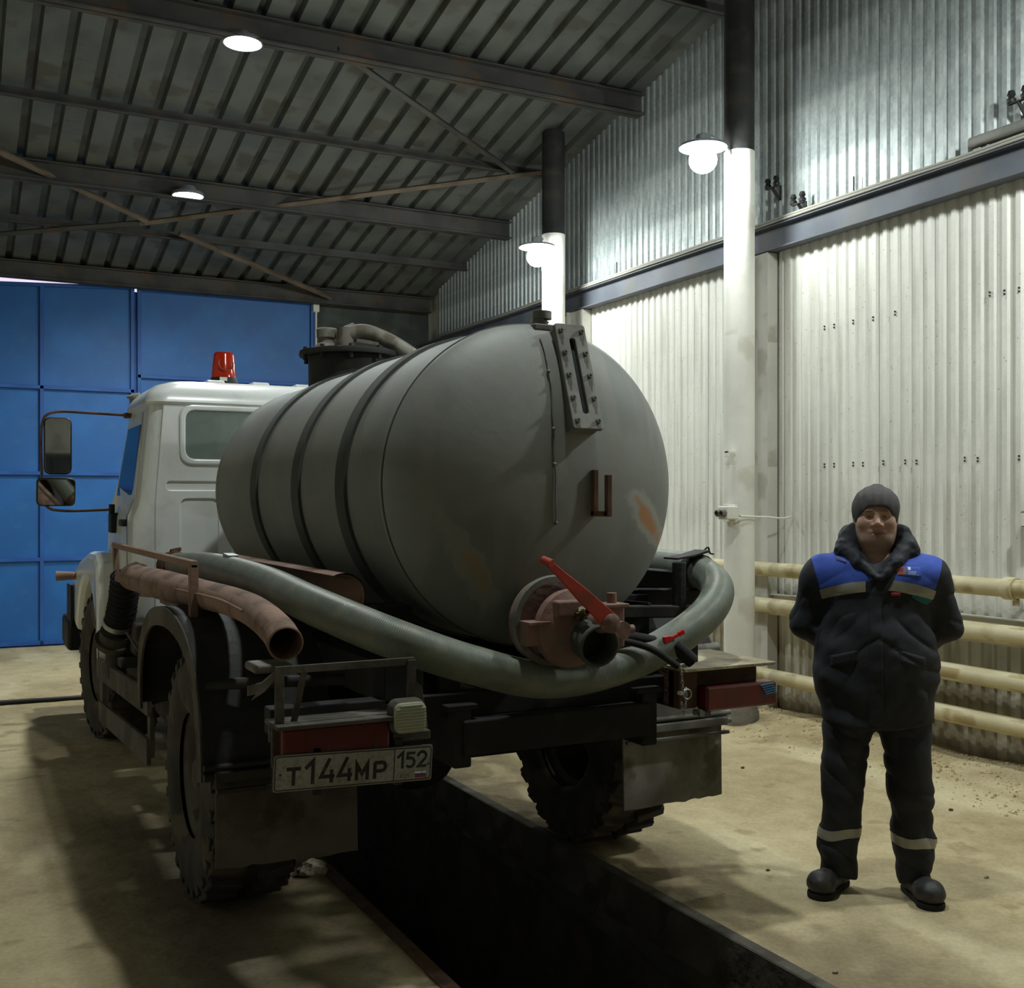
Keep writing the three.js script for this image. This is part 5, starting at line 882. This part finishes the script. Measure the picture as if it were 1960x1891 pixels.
  const lg = document.createElement('canvas'); lg.width = 256; lg.height = 112; { const x = lg.getContext('2d'); x.fillStyle = '#3a58b8'; x.fillRect(0, 0, 256, 112); x.fillStyle = '#c8622c'; x.fillRect(6, 10, 76, 92); x.fillStyle = '#3a58b8'; x.beginPath(); x.arc(56, 56, 17, 0, 7); x.fill(); x.fillStyle = '#9a5a30'; x.fillRect(40, 72, 22, 14); x.fillStyle = '#8a8478'; x.fillRect(86, 16, 9, 84); x.fillStyle = '#77756f'; x.fillRect(99, 22, 7, 74); x.fillStyle = '#f2f4f6'; x.beginPath(); x.moveTo(112, 8); x.lineTo(148, 8); x.lineTo(148, 40); x.lineTo(112, 40); x.lineTo(124, 30); x.lineTo(112, 24); x.lineTo(124, 17); x.fill(); x.fillStyle = '#ccd2e2'; for (const [y, w] of [[54, 84], [70, 78], [86, 116]]) for (let k = 0; k < w; k += 9) x.fillRect(120 + k, y + (k % 2), 7, 7); }
  const lt = new THREE.CanvasTexture(lg); lt.colorSpace = THREE.SRGBColorSpace; const lm = std({ map: lt, roughness: 0.75 }); KEEP.add(lm);
  addL('chest_emblem', patch((s, t) => [lerp(0.076, 0.176, s) , lerp(1.398, 1.440, t) - 0.008 * s], 14, 8, 0.0035), lm, jacket, 'printed orange and white emblem');
  addL('red_tag', patch((s, t) => [lerp(0.052, 0.092, s), lerp(1.312, 1.325, t)], 8, 4, 0.006), mRed, jacket, 'small red tag');
  addL('teal_panel', patch((s, t) => [lerp(0.14, 0.225, s), lerp(yTop(0.2) - 0.043 - 0.034 * (1 - Math.abs(s - 0.7) / 0.7) , yTop(lerp(0.14, 0.225, s)) - 0.044, t)], 12, 6, 0.003), mTeal, jacket, 'teal corner panel');
  for (const s of [-1, 1]) addL('pocket_flap', patch((a, t) => [s * lerp(0.085, 0.195, a), lerp(1.02, 1.07, t) + (s > 0 ? 0.0 : -0.005) - 0.35 * (a - 0.5) * 0.1], 12, 8, 0.006), mNavy, jacket);
  // hood rolled round the neck
  const hoodF = (x, y, z) => {
    const a = Math.atan2(x, z), r = Math.hypot(x / 1.12, z * 1.0 + 0.02), f = step(0.75, 1.5, Math.abs(a)), ry = lerp(1.40, 1.535, f) , rr = lerp(0.112, 0.098, f), th = lerp(0.004, 0.044, f) + 0.010 * noise3(x * 22, y * 30, z * 22, 4);
    let d = Math.hypot(r - rr, (y - ry) * lerp(1.0, 0.72, f)) - th; d = smin(d, Math.hypot(r - rr + 0.012, y - ry - 0.042 * f) - th * 0.75, 0.02); for (const s of [-1, 1]) { d = smin(d, cap(x, y, z, [s * 0.122, 1.508, 0.030], [s * 0.078, 1.452, 0.100], 0.046, 0.030), 0.02); d = smin(d, cap(x, y, z, [s * 0.078, 1.452, 0.100], [s * 0.010 + 0.004, 1.388, 0.148], 0.030, 0.016), 0.015); d = smin(d, cap(x, y, z, [s * 0.125, 1.53, 0.0], [s * 0.148, 1.492, 0.03], 0.034, 0.028), 0.025); }
    d += 0.008 * noise3(x * 40, y * 55, z * 40, 6) + 0.008 * noise3(x * 20 + 3, y * 24, z * 20, 9);
    return smax(d, -(ell(x, y, z, [0, 1.64, 0.0], [0.085, 0.13, 0.13])), 0.008);
  };
  addL('hood', nets(hoodF, [-0.21, 1.36, -0.22, 0.21, 1.66, 0.20], 0.006), mHood, jacket);
  addL('drawcord', [tube([new THREE.Vector3(-0.17, 1.468, 0.075), new THREE.Vector3(-0.15, 1.462, 0.09), new THREE.Vector3(-0.13, 1.452, 0.102)], 0.003, 10, 6)], mRefl, jacket);
  // inner collar under the chin
  addL('inner_collar', nets((x, y, z) => smax(Math.abs(Math.hypot(x, z + 0.012) - lerp(0.096, 0.086, clamp((y - 1.40) / 0.1))) - 0.008, Math.abs(y - 1.405) - 0.03 - 0.05 * (z < 0 ? 1 : 0), 0.008) + 0.004 * noise3(x * 30, y * 30, z * 30, 3), [-0.13, 1.34, -0.14, 0.13, 1.53, 0.12], 0.006), mHood, jacket);
  // --- trousers
  const trF = (x, y, z) => {
    let d = 1;
    for (const s of [-1, 1]) {
      const h = [s * 0.113, 0.82, -0.005], k = [s * 0.140, 0.45, 0.015], a = [s * 0.160, 0.03, -0.012];
      let l = cap(x, y, z, h, k, 0.120, 0.092); l = smin(l, cap(x, y, z, k, a, 0.090, 0.080), 0.03); l = smin(l, cap(x, y, z, [s * 0.161, 0.235, -0.005], [s * 0.1615, 0.20, -0.005], 0.088, 0.088), 0.02);
      d = Math.min(d, l);
    }
    d = smin(d, cap(x, y, z, [-0.06, 0.86, 0], [0.06, 0.86, 0], 0.15, 0.15, 1, 0.85), 0.03);
    const r = 1 - 2 * Math.abs(noise3(x * 6, y * 15 + x * 8, z * 6, 11)); d += 0.016 * noise3(x * 7, y * 11, z * 7, 9) + 0.007 * noise3(x * 15, y * 24 + x * 12, z * 15, 12) + 0.011 * Math.pow(Math.max(0, r), 3);
    return smax(smax(d, 0.045 + 0.6 * Math.max(0, z) - y, 0.01), y - 0.95, 0.01);
  };
  const tg = nets(trF, [-0.32, 0.03, -0.2, 0.32, 0.98, 0.2], 0.0085);
  const sB = (x, z) => 0.262 - 0.02 * (x + 0.16) * (x < 0 ? 4 : 0) * -1 - (x > 0 ? 0.012 + 0.10 * (x - 0.13) : 0) + 0.006 * Math.sin(x * 40);
  const [ts, tr] = split(tg, (x, y, z) => 0.0215 - Math.abs(y - sB(x, z)), 0.0025);
  const trousers = addL('trousers', tr, mNavy); addL('reflective_stripe', ts, mRefl, trousers);
  // --- boots
  const mBoot = std({ map: mottle([48, 48, 48], [34, 34, 35], [84, 78, 66], 0.5, 10, 70), roughness: 0.55 }), mSole = std({ color: 0x161616, roughness: 0.9 });
  for (const s of [-1, 1]) {
    const T = s < 0 ? -0.42 : 0.30, c = Math.cos(T), sn = Math.sin(T), ox = s * 0.158, loc = (x, z) => [(x - ox) * c - (z + 0.05) * sn, (x - ox) * sn + (z + 0.05) * c];
    const f = (x, y, z) => { const [a, b] = loc(x, z); let d = cap(a, y, b, [0, 0.058, 0.0], [0, 0.055, 0.17], 0.050, 0.053); d = smin(d, ell(a, y, b, [0, 0.062, 0.185], [0.058, 0.046, 0.062]), 0.03); d = smin(d, cap(a, y, b, [0, 0.07, 0.01], [0, 0.22, -0.01], 0.05, 0.052), 0.04); d += 0.004 * noise3(a * 40, y * 40, b * 40, 3); return smax(d, 0.022 - y, 0.006); };
    const b = addL('boot', nets(f, [ox - 0.2, 0.0, -0.2, ox + 0.2, 0.28, 0.28], 0.006), mBoot);
    addL('sole', nets((x, y, z) => { const [a, q] = loc(x, z); const d2 = smin(Math.hypot(a, Math.max(0, Math.abs(q - 0.085) - 0.09)) - 0.050, Math.hypot(a, q - 0.188) - 0.056, 0.02); return smax(d2, Math.abs(y - 0.014) - 0.014, 0.004); }, [ox - 0.2, -0.02, -0.2, ox + 0.2, 0.05, 0.3], 0.006), mSole, b);
  }
  // --- knitted cap
  const capF = (x, y, z) => {
    let d = ell(x, y, z, [0, 1.685, -0.012], [0.0935, 0.088, 0.112]); d = smin(d, cap(x, y, z, [0, 1.70, -0.01], [0.006, 1.778, -0.006], 0.07, 0.003), 0.035);
    d = smin(d, cap(x, y, z, [0, 1.63, -0.03], [0, 1.685, -0.015], 0.0925, 0.0935, 1, 1.12), 0.03);
    d += 0.0016 * Math.sin(x * 190) * step(1.5, 1.69, y) * 0.6 + 0.004 * noise3(x * 14, y * 14, z * 14, 2);
    const e = 1.690 - 0.95 * Math.max(0, Math.abs(x) - 0.035) - 0.42 * Math.max(0, 0.075 - z);                                  // rim: high on the brow, low behind the ears
    return smax(smax(d, Math.max(e, 1.592) - y, 0.008), -ell(x, y, z, [0, 1.672, -0.012], [0.084, 0.104, 0.101]), 0.004);
  };
  addL('knitted_cap', nets(capF, [-0.125, 1.56, -0.15, 0.125, 1.80, 0.13], 0.0045), mHat);
}
renderer.render(scene, camera);
